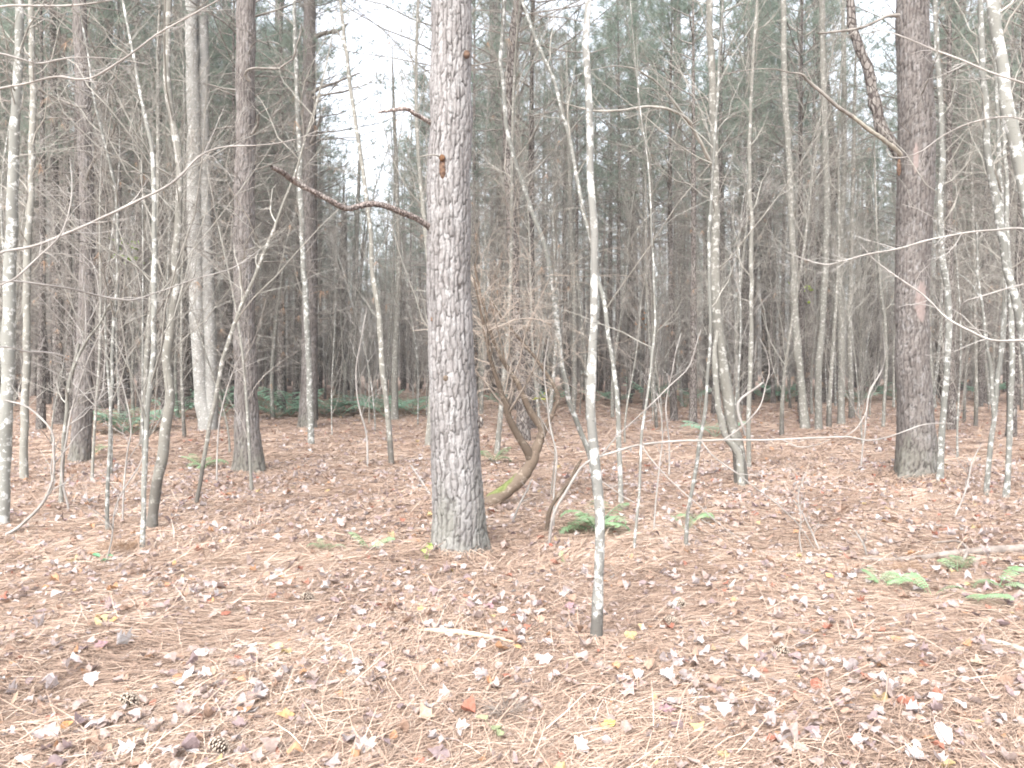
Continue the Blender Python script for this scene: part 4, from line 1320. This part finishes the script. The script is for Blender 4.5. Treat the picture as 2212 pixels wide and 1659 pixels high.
reaching('sapling just outside the right edge whose bare branches reach over the broad brown pine', None, 4.3,
         [(2330, 1400), (2325, 1100), (2318, 800), (2310, 500), (2302, 200), (2296, 0)], [28, 26, 24, 22, 20, 18],
         [([(2310, 520), (2260, 500), (2212, 495), (2192, 493), (2140, 497), (2092, 502), (2008, 517), (1942, 537), (1862, 553), (1810, 567), (1782, 571), (1740, 560), (1700, 545)], [8, 7, 6, 6, 6, 6, 6, 6, 5, 4, 4, 3, 2], 4.8, 8),
          ([(2314, 760), (2260, 740), (2208, 735), (2148, 735), (2092, 713), (2042, 686), (2010, 655), (1985, 630), (1932, 593), (1890, 560), (1860, 530)], [8, 7, 6, 6, 6, 5, 5, 4, 3, 2], 4.7, 5),
          ([(2306, 230), (2240, 190), (2145, 157), (2075, 127), (2008, 103), (1938, 77), (1880, 60)], [8, 7, 6, 6, 5, 4, 3], 4.6, 4),
          ([(2305, 300), (2200, 255), (2115, 260), (2042, 290), (1992, 327), (1955, 340), (1925, 338), (1916, 322)], [6, 5, 5, 4, 4, 4, 3, 2], 4.8, 3),
          ([(2310, 640), (2240, 610), (2120, 640), (2080, 655), (2075, 680), (2090, 705), (2130, 716), (2143, 728)], [5, 5, 4, 4, 4, 4, 3, 3], 4.7, 2)], M['twig_pale'])


# thin bare seedlings
def seedling(label, pts, w=4.5, twigs=6, mat='twig_pale', group='thin bare seedlings'):
    base, P, r = stem_from_px(pts, [w, w * .8, w * .5], None, n=24)
    t = thing('seedling', base, label, 'seedling', group)
    geo = Geo()
    geo.tubes(P, r, 6, 0)
    geo.build('stem', M[mat], t)
    if twigs:
        g = g_for(pts[0][0], 9)
        c = Geo()
        B, rr = kids(P[None], r[None], twigs, 5, (25, 60), (.15, .45), .6, .3, .08, .25, .06, .4, g, .0013)
        c.tubes(B, rr, 3, 0)
        B, rr = kids(B, rr, 2, 4, (25, 60), (.3, .6), .7, .3, .08, .25, .06, .4, g, .0011)
        c.tubes(B, rr, 3, 0)
        c.build('crown', M[mat], t)


for a in (('bent bare seedling with pale stem below the pale sapling, nearest the left side', [(228, 1222), (240, 1170), (247, 1105), (268, 1060), (300, 1010), (310, 985)], 4),
          ('thin brown whip rising between the straight sapling and needle draped sapling', [(265, 1130), (266, 1060), (275, 980), (283, 930), (270, 850), (250, 790)], 4.5),
          ('low forked dead stem at the left edge bending down to the ground', [(0, 1160), (40, 1140), (90, 1090), (115, 1030), (116, 970), (112, 930), (60, 880), (10, 865)], 7),
          ('slim bare shrub stem crossing in front of the leaning reddish pine', [(150, 1105), (136, 1030), (150, 900), (190, 780), (225, 700)], 5),
          ('low bare twig standing right of the fern and thin sapling', [(1412, 1150), (1416, 1085), (1424, 1010), (1432, 930), (1420, 850)], 4),
          ('thin bare stem in the needles behind the pair of white leaves', [(1772, 1192), (1755, 1150), (1735, 1110), (1715, 1080)], 4.5),
          ('short grey twig standing in needles left of the fallen log', [(1874, 1206), (1867, 1178), (1856, 1160), (1848, 1148)], 5),
          ('bare twig bending left beside the pair of white leaves', [(1733, 1200), (1728, 1160), (1731, 1120), (1725, 1070), (1740, 1020)], 3.5),
          ('thin upright whip on needles left of the reddish pine foot', [(468, 1042), (470, 960), (480, 880), (505, 800), (540, 730)], 4),
          ('crooked twig in front of the broad brown pine foot, right side', [(2060, 1120), (2085, 1060), (2100, 1000), (2120, 960)], 4),
          ('bare whip left of the crooked brown footed stem', [(795, 1010), (790, 930), (770, 850), (775, 760), (790, 680)], 4.5),
          ('tall whip with curling twigs before the crooked brown tree', [(1196, 1140), (1198, 1060), (1203, 985), (1190, 930), (1182, 870), (1176, 800), (1185, 730)], 4.5),
          ('pale leaning twig by the foot of the crooked brown tree', [(1105, 1132), (1120, 1095), (1138, 1060), (1150, 1035)], 4.5),
          ('arching whip behind the long bare branch on the right', [(1860, 1010), (1868, 930), (1877, 850), (1900, 810), (1912, 770), (1908, 720)], 4),
          ('thin whip standing behind thin straight sapling, right of the white trunk', [(1445, 1030), (1446, 960), (1440, 880), (1452, 800), (1470, 720)], 4)):
    seedling(*a)


# ------------------------------------------------------------------ ferns
def frond_geo(L, g, droop=0.5, wid=0.30, n=17):
    """one frond along +x rising then arching; paired leaflets shrink to the tip"""
    geo = Geo()
    s = np.linspace(0, 1, n)
    X = L * (s - 0.12 * s ** 3)
    Z = L * (1.2 * s - droop * s ** 2)
    P = np.stack([X, np.zeros(n), Z], -1)
    geo.tubes(P, 0.0035 * (1 - .7 * s) + .0008, 4, 0)
    V, F = [], []
    for i in range(3, n):
        f = (i - 3) / (n - 4)
        l = wid * L * (0.75 + 1.3 * f - 2.0 * f * f + .04) * (0.9 + .2 * g.uniform())
        l = max(l, 0.012)
        w = L / n * .85
        for sd in (-1, 1):
            b = P[i]
            tp = b + np.array([l * .28, sd * l, -l * .18 + g.normal() * .006])
            m = (b + tp) / 2 + np.array([0, 0, .006])
            k = len(V)
            V += [b + [-w * .3, 0, 0], m + [-w * .5, 0, 0], tp, m + [w * .55, 0, 0], b + [w * .35, 0, 0]]
            F += [[k, k + 1, k + 3, k + 4], [k + 1, k + 2, k + 3, k + 3]]
    q = [f for f in F if f[2] != f[3]]
    t = [f[:3] for f in F if f[2] == f[3]]
    nb = geo.n
    geo.add(np.array(V), q, 0)
    geo.f.append(np.array(t) + nb)
    geo.m.append(np.zeros(len(t), np.int32))
    return geo


gF = np.random.default_rng(3)


def mesh_only(geo, name, mats):
    o = geo.build(name, mats)
    me = o.data
    bpy.data.objects.remove(o)
    return me


FROND = [mesh_only(frond_geo(.38, gF, d, w), 'frond', M['fern']) for d, w in ((.7, .30), (.95, .32), (1.1, .30))]


def fern(vx, vy, fr, label, a0=None, group='green ferns on the forest floor'):
    p = floor_at(vx, vy)
    t = thing('fern', p, label, 'fern', group)
    g = g_for(vx, vy)
    for k, (yaw, sc) in enumerate(fr):
        o = link('frond', FROND[int(g.integers(3))], t, (g.normal() * .015, g.normal() * .015, 0.01))
        o.rotation_euler = (g.normal() * .12, g.normal() * .15, yaw)
        o.scale = (sc,) * 3


def ring(n, s, ph=0.3):
    g = np.random.default_rng(n)
    return [(ph + k * 6.283 / n + g.normal() * .18, s * g.uniform(.8, 1.15)) for k in range(n)]


fern(1288, 1150, ring(11, 1.08), 'largest green fern, spread behind the white trunk with the black foot')
fern(1503, 1128, ring(5, .6), 'small yellowish fern at the foot of the thin whitish sapling')
fern(795, 1192, [(.1, .62), (3.0, .6)], 'small low fern frond pair left of the big pine foot')
fern(703, 1192, ring(4, .45), 'tiny green fern tuft left of the low frond pair')
fern(437, 1012, ring(8, .95), 'bluish fern behind the thin burnt foot stem, left of the reddish pine')
fern(205, 982, ring(5, .8), 'green fern at the right foot of the leaning reddish pine')
fern(1066, 1000, ring(6, 1.0), 'pale fern just right of the big pine, behind the mossy foot')
fern(1895, 1264, ring(5, .5), 'leftmost rounded fern of the patch below the fallen log')
fern(2012, 1290, [(2.4, .6), (2.9, .55), (-.5, .5)], 'darker drooping fern in the middle of the patch below the log')
fern(2068, 1238, [(1.2, .55), (2.0, .5), (.5, .5)], 'yellowish upright fern in front of the fallen log')
fern(2105, 1300, [(-1.0, .65), (-1.9, .5)], 'fern with one bright frond pointing at the viewer')
fern(2165, 1275, [(.1, .7), (3.1, .65), (-.6, .5)], 'wide fern at the right end of the patch below the log')
fern(1480, 1150, [(2.8, .5), (.5, .4)], 'faint fern left of the small yellowish fern')
FARFERN = []
for k in range(4):
    g = np.random.default_rng(50 + k)
    geo = Geo()
    for yaw, sc in ring(9 + k, 1.25, k):
        f = frond_geo(.74 * sc / 1.2, g, g.uniform(.5, .9), .30, 11)
        c, s = math.cos(yaw), math.sin(yaw)
        for vv, ff in zip(f.v, [None] * len(f.v)):
            pass
        V = np.concatenate(f.v) @ np.array([[c, s, 0], [-s, c, 0], [0, 0, 1]])
        nb = geo.n
        geo.v.append(V.astype(np.float32))
        geo.f += [x + nb for x in f.f]
        geo.m += f.m
        geo.n += len(V)
    FARFERN.append(mesh_only(geo, 'fern', M['fern_far']))
for k, (vx, vy) in enumerate(((480, 900), (385, 905), (575, 893), (600, 905), (628, 898), (700, 898), (735, 902), (760, 896), (850, 893), (880, 890), (895, 897), (265, 935), (285, 938), (1290, 868), (1330, 872),
                              (1410, 868), (1480, 880), (1500, 868), (1655, 868), (1690, 862), (1700, 868), (1850, 870), (1865, 864), (1895, 846), (1920, 856), (1940, 866), (2040, 848), (2150, 850), (2170, 840),
                              (2195, 850), (1190, 875), (1150, 868), (520, 880), (1545, 945), (1085, 880), (2125, 860), (455, 880), (830, 900), (815, 888), (645, 890))):
    o = link('fern', FARFERN[k % 4])
    p = floor_at(vx, vy)
    o.location = p
    o.rotation_euler = (0, 0, k * 1.7)
    s = R.uniform(1.05, 1.65)
    o.scale = (s, s, s * R.uniform(.8, 1.1))
    side = 'on the left, beyond the reddish pine' if vx < 700 else 'in the middle, behind the big pine' if vx < 1350 else 'on the right, among the slim stems'
    tag(o, 'small dark green fern in the far fern belt ' + side, 'fern', 'far ferns ' + side)


# ------------------------------------------------------------------ fallen wood, tussock, moss
def fallen(name, label, cat, pts, w, mat, stubs=(), lift=0.5, sides=12, wob=.06):
    W = []
    for i, (vx, vy) in enumerate(pts):
        p = floor_at(vx, vy)
        rr = np.interp(i / (len(pts) - 1), np.linspace(0, 1, len(w)), w) / 2 / FPX * p[1]
        W.append([p[0], p[1], p[2] + rr * lift + .012, rr])
    base = np.array(W[0][:3])
    A = catmull(np.array(W), 40)
    A[:, 3] *= 1 + wob * rng.normal(size=len(A))
    t = thing(name, base, label, cat)
    geo = Geo()
    geo.tubes(np.vstack([A[:1, :3], A[:, :3], A[-1:, :3]]) - base, np.concatenate([[.001], A[:, 3], [.001]]), sides, 0)
    geo.build('stem', M[mat], t)
    for q, wq in stubs:
        B = []
        for i, (vx, vy, h) in enumerate(q):
            p = floor_at(vx, vy)
            dd = W[0][1] if False else p[1]
            B.append([p[0], p[1], p[2] + h, wq / 2 / FPX * dd * (1 - .4 * i / len(q))])
        B = catmull(np.array(B), 12)
        geo = Geo()
        geo.tubes(B[:, :3] - base, B[:, 3], 7, 0)
        geo.build('side_branch', M[mat], t)
    return t


fallen('fallen_log', 'weathered brown fallen log entering from the right edge behind ferns', 'log', [(1840, 1212), (1880, 1216), (1930, 1218), (1990, 1214), (2040, 1208), (2085, 1204), (2140, 1200), (2212, 1196), (2300, 1190)],
       [6, 9, 10, 12, 14, 16, 17, 17, 18], 'log_wood', lift=1.0, stubs=(([(2095, 1203, .03), (2080, 1190, .06), (2060, 1182, .05), (2015, 1180, .03)], 6), ([(2090, 1205, .05), (2082, 1216, .03), (2078, 1222, .01)], 8)))
fallen('fallen_stick', 'tan fallen stick lying on the needles in front of the big pine', 'stick', [(905, 1366), (940, 1370), (985, 1374), (1030, 1380), (1075, 1388), (1112, 1393)], [7, 10, 12, 11, 10, 8], 'tan_stick', lift=.8)
fallen('fallen_stick', 'pale peeled stick at the right edge of the near ground', 'stick', [(2130, 1388), (2160, 1396), (2190, 1406), (2240, 1424)], [7, 12, 14, 15], 'wood', lift=.4)
fallen('fallen_stick', 'thin pale stick on needles under the upright white leaf', 'stick', [(1240, 1430), (1290, 1435), (1340, 1436), (1375, 1435)], [3, 4, 4, 3], 'wood', lift=.6, sides=7)
fallen('fallen_stick', 'thin grey stick running diagonally in the lower left needles', 'stick', [(375, 1540), (420, 1510), (470, 1480), (500, 1465)], [4, 5, 5, 3], 'twig_pale', lift=.6, sides=7)
fallen('fallen_stick', 'long grey twig lying left of the pair of white leaves', 'stick', [(1560, 1188), (1605, 1195), (1650, 1197), (1724, 1196)], [4, 5, 5, 4], 'twig_pale', lift=.7, sides=7)
fallen('fallen_stick', 'small pale twig behind the left foot of the big pine', 'stick', [(928, 1072), (915, 1052), (900, 1028), (888, 1010)], [5, 5, 4, 3], 'twig_pale', lift=1.5, sides=7)
fallen('fallen_stick', 'short dark stick lying right of the broad brown pine', 'stick', [(2048, 892), (2065, 890), (2090, 891)], [3, 4, 3], 'twig_dark', lift=1.2, sides=7)


def tussock(vx, vy, label, mat, n=260, h=.13, rad=.09, name='grass_tussock', cat='grass tussock'):
    g = g_for(vx, vy)
    p = floor_at(vx, vy)
    t = Geo()
    a = g.uniform(0, 6.28, n)
    S = np.stack([np.cos(a), np.sin(a), np.zeros(n)], -1) * (rad * .5 * g.uniform(0, 1, n))[:, None]
    D = np.stack([np.cos(a) * .9, np.sin(a) * .9, np.full(n, 1.0)], -1) + g.normal(size=(n, 3)) * .3
    B, r = grow(S, D, h * g.uniform(.6, 1.3, n), np.full(n, .0013), 5, -.5, .2, .05, .4, g)
    t.tubes(B, r, 3, 0)
    o = t.build(name, M[mat])
    o.location = p
    tag(o, label, cat)


tussock(1090, 1545, 'small grey tussock of dead grass in the near needles', 'log_wood', 170)
tussock(262, 1190, 'brown mound of draped pine needles at the foot of the pale sapling', 'dead_needle', 420, .20, .20, 'needle_mound', 'needle mound')
tussock(1960, 1235, 'tangle of tan dead grass behind the fern patch', 'dead_needle', 200, .16, .14)


def low_plant(vx, vy, label, col, n=5, sz=.06):
    g = g_for(vx, vy)
    p = floor_at(vx, vy)
    geo = Geo()
    for k in range(n):
        V, F4, F3 = leaf_verts(SHAPES[2], sz * g.uniform(.7, 1.2), .3, .1, g.uniform(0, 6.28), g.uniform(.1, .6), g.uniform(0, 6.28), np.array([g.normal() * .04, g.normal() * .03, .03 + .10 * g.uniform()]), g)
        nb = geo.n
        geo.add(V, F4, 0, tint=np.tile(np.array(col), (len(V), 1)))
        geo.f.append(F3 + nb)
        geo.m.append(np.zeros(len(F3), np.int32))
        geo.tubes(np.array([[0, 0, 0], V.mean(0) * [.6, .6, .6], V.mean(0)]), np.array([.0015, .0013, .001]), 4, 0, tint=np.tile(np.array(col), (12, 1)))
    o = geo.build('seedling_plant', M['leaf'])
    o.location = p
    tag(o, label, 'plant')


low_plant(922, 1215, 'small yellow green leafy plant at the left foot of the big pine', (.35, .45, .15), 5, .055)
low_plant(228, 1222, 'small green leafy sprout under the bent bare seedling', (.16, .36, .20), 4, .06)
low_plant(1085, 1600, 'narrow grey green sprout near the bottom edge, centre', (.30, .34, .20), 3, .07)
low_plant(1222, 1222, 'tiny green sprout right of the small dark red leaf', (.30, .42, .22), 3, .04)


def leaf_spray(vx, vy, d, label, col, n=26, spread=.25, sz=.07):
    """a twig of leaves still hanging on a shrub: slender stem down to the ground"""
    g = g_for(vx, vy)
    c = at(vx, vy, d)
    base = np.array([c[0] + .1, c[1] + .2, float(ground(c[0], c[1]))])
    t = thing('leafy_shrub', base, label, 'shrub')
    s = Geo()
    P = catmull(np.array([[0, 0, -.05], [.05, 0, (c[2] - base[2]) * .5], list(c - base + np.array([0, 0, spread * .6]))]), 16)
    s.tubes(P, np.linspace(.010, .003, 16), 5, 0)
    s.build('stem', M['twig'], t)
    geo = Geo()
    for k in range(n):
        V, F4, F3 = leaf_verts(SHAPES[int(g.integers(1, 3))], sz * g.uniform(.7, 1.2), .3, .1, g.uniform(0, 6.28), g.uniform(.1, 1.2), g.uniform(0, 6.28), c - base + g.normal(size=3) * spread * .5, g)
        nb = geo.n
        cc = np.array(col) * g.uniform(.7, 1.2)
        geo.add(V, F4, 0, tint=np.tile(cc, (len(V), 1)))
        geo.f.append(F3 + nb)
        geo.m.append(np.zeros(len(F3), np.int32))
    geo.build('foliage', M['leaf'], t)


leaf_spray(280, 545, 14, 'shrub with a few green and rust leaves left of the twin grey trunks', (.18, .28, .06), 26, .28, .09)
leaf_spray(1730, 625, 24, 'yellow green leafy shrub beside the smooth grey trunk on the right', (.36, .50, .07), 34, .36, .12)
leaf_spray(1172, 858, 9.2, 'single pale yellow green leaf sprig on the crooked brown tree side', (.55, .58, .18), 4, .05, .07)
leaf_spray(1408, 705, 30, 'shrub with faint orange leaves far behind the thin straight sapling', (.42, .20, .08), 24, .5, .14)

# ------------------------------------------------------------------ the woods behind: one of each kind, then copies
def variant(kind, k):
    g = np.random.default_rng({'pine': 100, 'hardwood': 200, 'sapling': 300}[kind] + k)
    n = 24
    s = np.linspace(0, 1, n)
    if kind == 'pine':
        H = g.uniform(14, 18)
        r0 = g.uniform(.085, .15)
        bend = g.normal(size=2) * .25
        P = np.stack([bend[0] * np.sin(s * 3) * .6, bend[1] * np.sin(s * 2.5) * .6, s * H], -1)
        r = r0 * (1 - .85 * s)
        root = thing('pine_tree', (0, 0, 0), None, None)
        trunk_geo(P, r, 9, .05, .2, g).build('trunk', M['pine_far'], root)
        c = Geo()
        pine_crown(c, P, r, 1.2, H * g.uniform(.42, .52), H, g, (2, 4), (.5, 2.0), .9, .36, 1.0)
        c.build('crown', [M['twig_dark'], M['needle'], M['dead_needle']], root)
    elif kind == 'hardwood':
        H = g.uniform(8, 12)
        r0 = g.uniform(.035, .07)
        b = g.normal(size=2) * .35
        P = np.stack([b[0] * s ** 1.6 * 2 + .08 * np.sin(s * 9 + k), b[1] * s ** 1.4 * 2 + .08 * np.sin(s * 7), s * H], -1)
        r = r0 * (1 - .82 * s)
        root = thing('hardwood_tree', (0, 0, 0), None, None)
        trunk_geo(P, r, 8, .05, .2, g).build('trunk', M[('grey', 'grey_char', 'pale', 'grey')[k % 4]], root)
        c = Geo()
        bare_crown(c, P, r, 1.1, H, g, 44, (.8, 2.8), (12, 44), .35, 1.2, 5, 3, 0, .0026)
        c.build('crown', [M['twig']], root)
    else:
        H = g.uniform(3, 5.5)
        b = g.normal(size=2) * .5
        P = np.stack([b[0] * s ** 1.7 + .05 * np.sin(s * 8 + k), b[1] * s ** 1.6, s * H], -1)
        r = g.uniform(.012, .022) * (1 - .75 * s)
        root = thing('sapling', (0, 0, 0), None, None)
        trunk_geo(P, r, 6, .05, .1, g).build('trunk', M[('pale', 'grey')[k % 2]], root)
        c = Geo()
        bare_crown(c, P, r, .4, H, g, 22, (.5, 1.8), (12, 52), .25, .9, 5, 3, 0, .0022)
        c.build('crown', [M[('twig', 'twig_dark', 'twig_pale')[k % 3]]], root)
    return root


PROTO = {'pine': [variant('pine', k) for k in range(6)], 'hardwood': [variant('hardwood', k) for k in range(8)], 'sapling': [variant('sapling', k) for k in range(6)]}
used = set()
taken = [(o.location.x, o.location.y) for o in bpy.data.objects if o.type == 'EMPTY' and o.parent is None and o.location.length > 1.0 and o.name.split('.')[0] in
         ('pine_tree', 'hardwood_tree', 'sapling', 'crooked_tree')]
WORDS = {'pine': ('pine tree', 'slim scaly pine lost among the woods'),
         'hardwood': ('tree', 'slim bare tree lost among the woods'),
         'sapling': ('sapling', 'thin twiggy sapling lost among the woods')}


def place(kind, x, y, k):
    src = PROTO[kind][k % len(PROTO[kind])]
    if src not in used:
        used.add(src)
        o = src
    else:
        o = copy_tree(src)
    o.location = (x, y, float(ground(x, y)))
    o.rotation_euler = (0, 0, R.uniform(0, 6.28))
    s = R.uniform(.82, 1.15)
    o.scale = (s, s, s)
    px = CX + x / y * FPX
    zone = 'left of the big pine' if px < 930 else 'between big pine and mottled double stem' if px < 1540 else 'right of the mottled double stem'
    near = 'at middle distance ' if y < 24 else 'far back '
    tag(o, WORDS[kind][1].replace('lost among the woods', near.strip()) + ' ' + zone, WORDS[kind][0], kind + ' trees ' + near + zone)


gW = np.random.default_rng(21)
count = 0
tries = 0
while count < 350 and tries < 9000:
    tries += 1
    y = 12.5 + 32 * gW.uniform() ** 0.62
    x = gW.uniform(-1, 1) * (.66 * y + 1)
    if any((x - a) ** 2 + (y - b) ** 2 < (1.0 if y > 18 else 1.5) ** 2 for a, b in taken):
        continue
    px = CX + x / y * FPX
    u = gW.uniform()
    pine_share = .55 if px < 700 else .3 if px < 900 else .40
    kind = 'pine' if u < pine_share else 'hardwood' if u < pine_share + (1 - pine_share) * .68 else 'sapling'
    if y < 17:
        kind = 'sapling' if u < .6 else 'hardwood'
    if (690 < px < 915 or 1815 < px < 1950) and kind == 'pine':
        kind = 'sapling'
    if 740 < px < 840 and kind == 'hardwood' and y < 27:
        kind = 'sapling'
    taken.append((x, y))
    place(kind, x, y, count)
    count += 1

for lo, hi, m in ((-40, 720, 5),):
    got = 0
    for _ in range(600):
        if got >= m:
            break
        y = gW.uniform(8.8, 12.8)
        px = gW.uniform(lo, hi)
        x = (px - CX) / FPX * y
        if any((x - a) ** 2 + (y - b) ** 2 < .55 ** 2 for a, b in taken):
            continue
        taken.append((x, y))
        place('sapling', x, y, count + got * 5 + m)
        got += 1


def far_woods():
    geo = Geo()
    g = np.random.default_rng(31)
    for k in range(1250):
        y = 44 + 96 * g.uniform() ** 1.15
        x = g.uniform(-1, 1) * (.70 * y + 3)
        px = CX + x / y * FPX
        gap = 722 < px < 868
        pinek = g.uniform() < .55
        H = g.uniform(14, 19) if pinek else g.uniform(7, 12)
        if 1825 < px < 1945:
            H = min(H, 1.5 + .30 * y)
        if gap:
            H = min(H, 1.5 + .215 * y)
        z = float(ground(x, y))
        n = 5
        s = np.linspace(0, 1, n)
        b = g.normal(size=2) * (.3 if pinek else .8)
        P = np.stack([x + b[0] * s ** 2, y + b[1] * s ** 2, z - .1 + s * H], -1)
        r0 = g.uniform(.09, .17) if pinek else g.uniform(.04, .09)
        geo.tubes(P, r0 * (1 - .8 * s), 5, 0 if pinek else 1)
        m = 52 if pinek else 46
        zs = z + .5 + (H * .88 - .5) * g.uniform(0, 1, m) ** 1.5
        S = along(P, zs)
        a = g.uniform(0, 6.28, m)
        el = g.uniform(-.1, .5, m) if pinek else g.uniform(.8, 2.2, m)
        B, r = grow(S, np.stack([np.cos(a), np.sin(a), el], -1), g.uniform(.6, 2.4, m), np.full(m, .011), 4, .1, .25, .08, .4, g)
        geo.tubes(B, r, 3, 2)
        B, r = kids(B, r, 3, 3, (25, 60), (.3, .7), .7, .2, .1, .25, .07, .4, g, .006)
        geo.tubes(B, r, 3, 2)
        if pinek:
            q = 60
            zc = g.uniform(.45, 1.0, q) * H
            rad = (1 - (zc / H - .45) / .6) * 2.4 * g.uniform(.1, 1, q)
            a = g.uniform(0, 6.28, q)
            C = along(P, z + zc) + np.stack([np.cos(a) * rad, np.sin(a) * rad, g.normal(size=q) * .2], -1)
            tufts(geo, C, np.stack([np.cos(a), np.sin(a), np.full(q, .4)], -1), 14, (.25, .55), .03, 3, 1.1, g)
    o = geo.build('far_woods', [M['pine_far'], M['grey'], M['twig_dark'], M['needle']])
    tag(o, 'hazy mass of distant trunks and pine crowns closing the view', 'woods', kind='stuff')


far_woods()
print('things', count, len(bpy.data.objects))

# ------------------------------------------------------------------ air, light, camera
def haze():
    geo = Geo()
    x0, x1, y0, y1, z0, z1 = -168, 168, -46, 198, -1.3, 26
    V = [(x, y, z) for z in (z0, z1) for y in (y0, y1) for x in (x0, x1)]
    F = [[0, 2, 3, 1], [4, 5, 7, 6], [0, 1, 5, 4], [2, 6, 7, 3], [0, 4, 6, 2], [1, 3, 7, 5]]
    geo.add(V, F)
    m = bpy.data.materials.new('haze_air')
    m.use_nodes = True
    m.node_tree.nodes.clear()
    out = m.node_tree.nodes.new('ShaderNodeOutputMaterial')
    v = m.node_tree.nodes.new('ShaderNodeVolumePrincipled')
    v.inputs['Color'].default_value = (.93, .95, 1.0, 1)
    v.inputs['Density'].default_value = HAZE
    v.inputs['Anisotropy'].default_value = .2
    m.node_tree.links.new(v.outputs[0], out.inputs['Volume'])
    tag(geo.build('haze', m, smooth=False), kind='stuff')


HAZE = 0.0008
haze()

w = bpy.data.worlds.new('World')
SC.world = w
w.use_nodes = True
nt = w.node_tree
bg = nt.nodes['Background']
sky = nt.nodes.new('ShaderNodeTexSky')
sky.sky_type = 'NISHITA'
sky.sun_disc = False
sky.sun_elevation = math.radians(48)
sky.sun_rotation = math.radians(200)
sky.dust_density = 4.0
hs = nt.nodes.new('ShaderNodeHueSaturation')
hs.inputs['Saturation'].default_value = 0.3
nt.links.new(sky.outputs[0], hs.inputs['Color'])
nt.links.new(hs.outputs[0], bg.inputs['Color'])
bg.inputs['Strength'].default_value = 0.15

sun = bpy.data.lights.new('sun', 'SUN')
sun.energy = 0.65
sun.angle = math.radians(40)
sun.color = (1.0, .995, .985)
so = bpy.data.objects.new('sun', sun)
COL.objects.link(so)
el, az = math.radians(48), math.radians(200)
sd = Vector((math.sin(az) * math.cos(el), math.cos(az) * math.cos(el), math.sin(el)))
so.rotation_euler = sd.to_track_quat('Z', 'Y').to_euler()

cam = bpy.data.cameras.new('camera')
cam.sensor_width = 36
cam.sensor_fit = 'HORIZONTAL'
cam.lens = 36 * FPX / 2212
cam.clip_start = 0.05
cam.clip_end = 1000
co = bpy.data.objects.new('camera', cam)
COL.objects.link(co)
co.location = CAM
co.rotation_euler = (math.pi / 2 - TH, 0, 0)
SC.camera = co

SC.view_settings.view_transform = 'Standard'
SC.view_settings.look = 'None'
SC.view_settings.gamma = 1
SC.view_settings.exposure = 2.26
SC.cycles.filter_width = 1.9
SC.cycles.max_bounces = 6
SC.cycles.diffuse_bounces = 3
SC.cycles.volume_bounces = 1
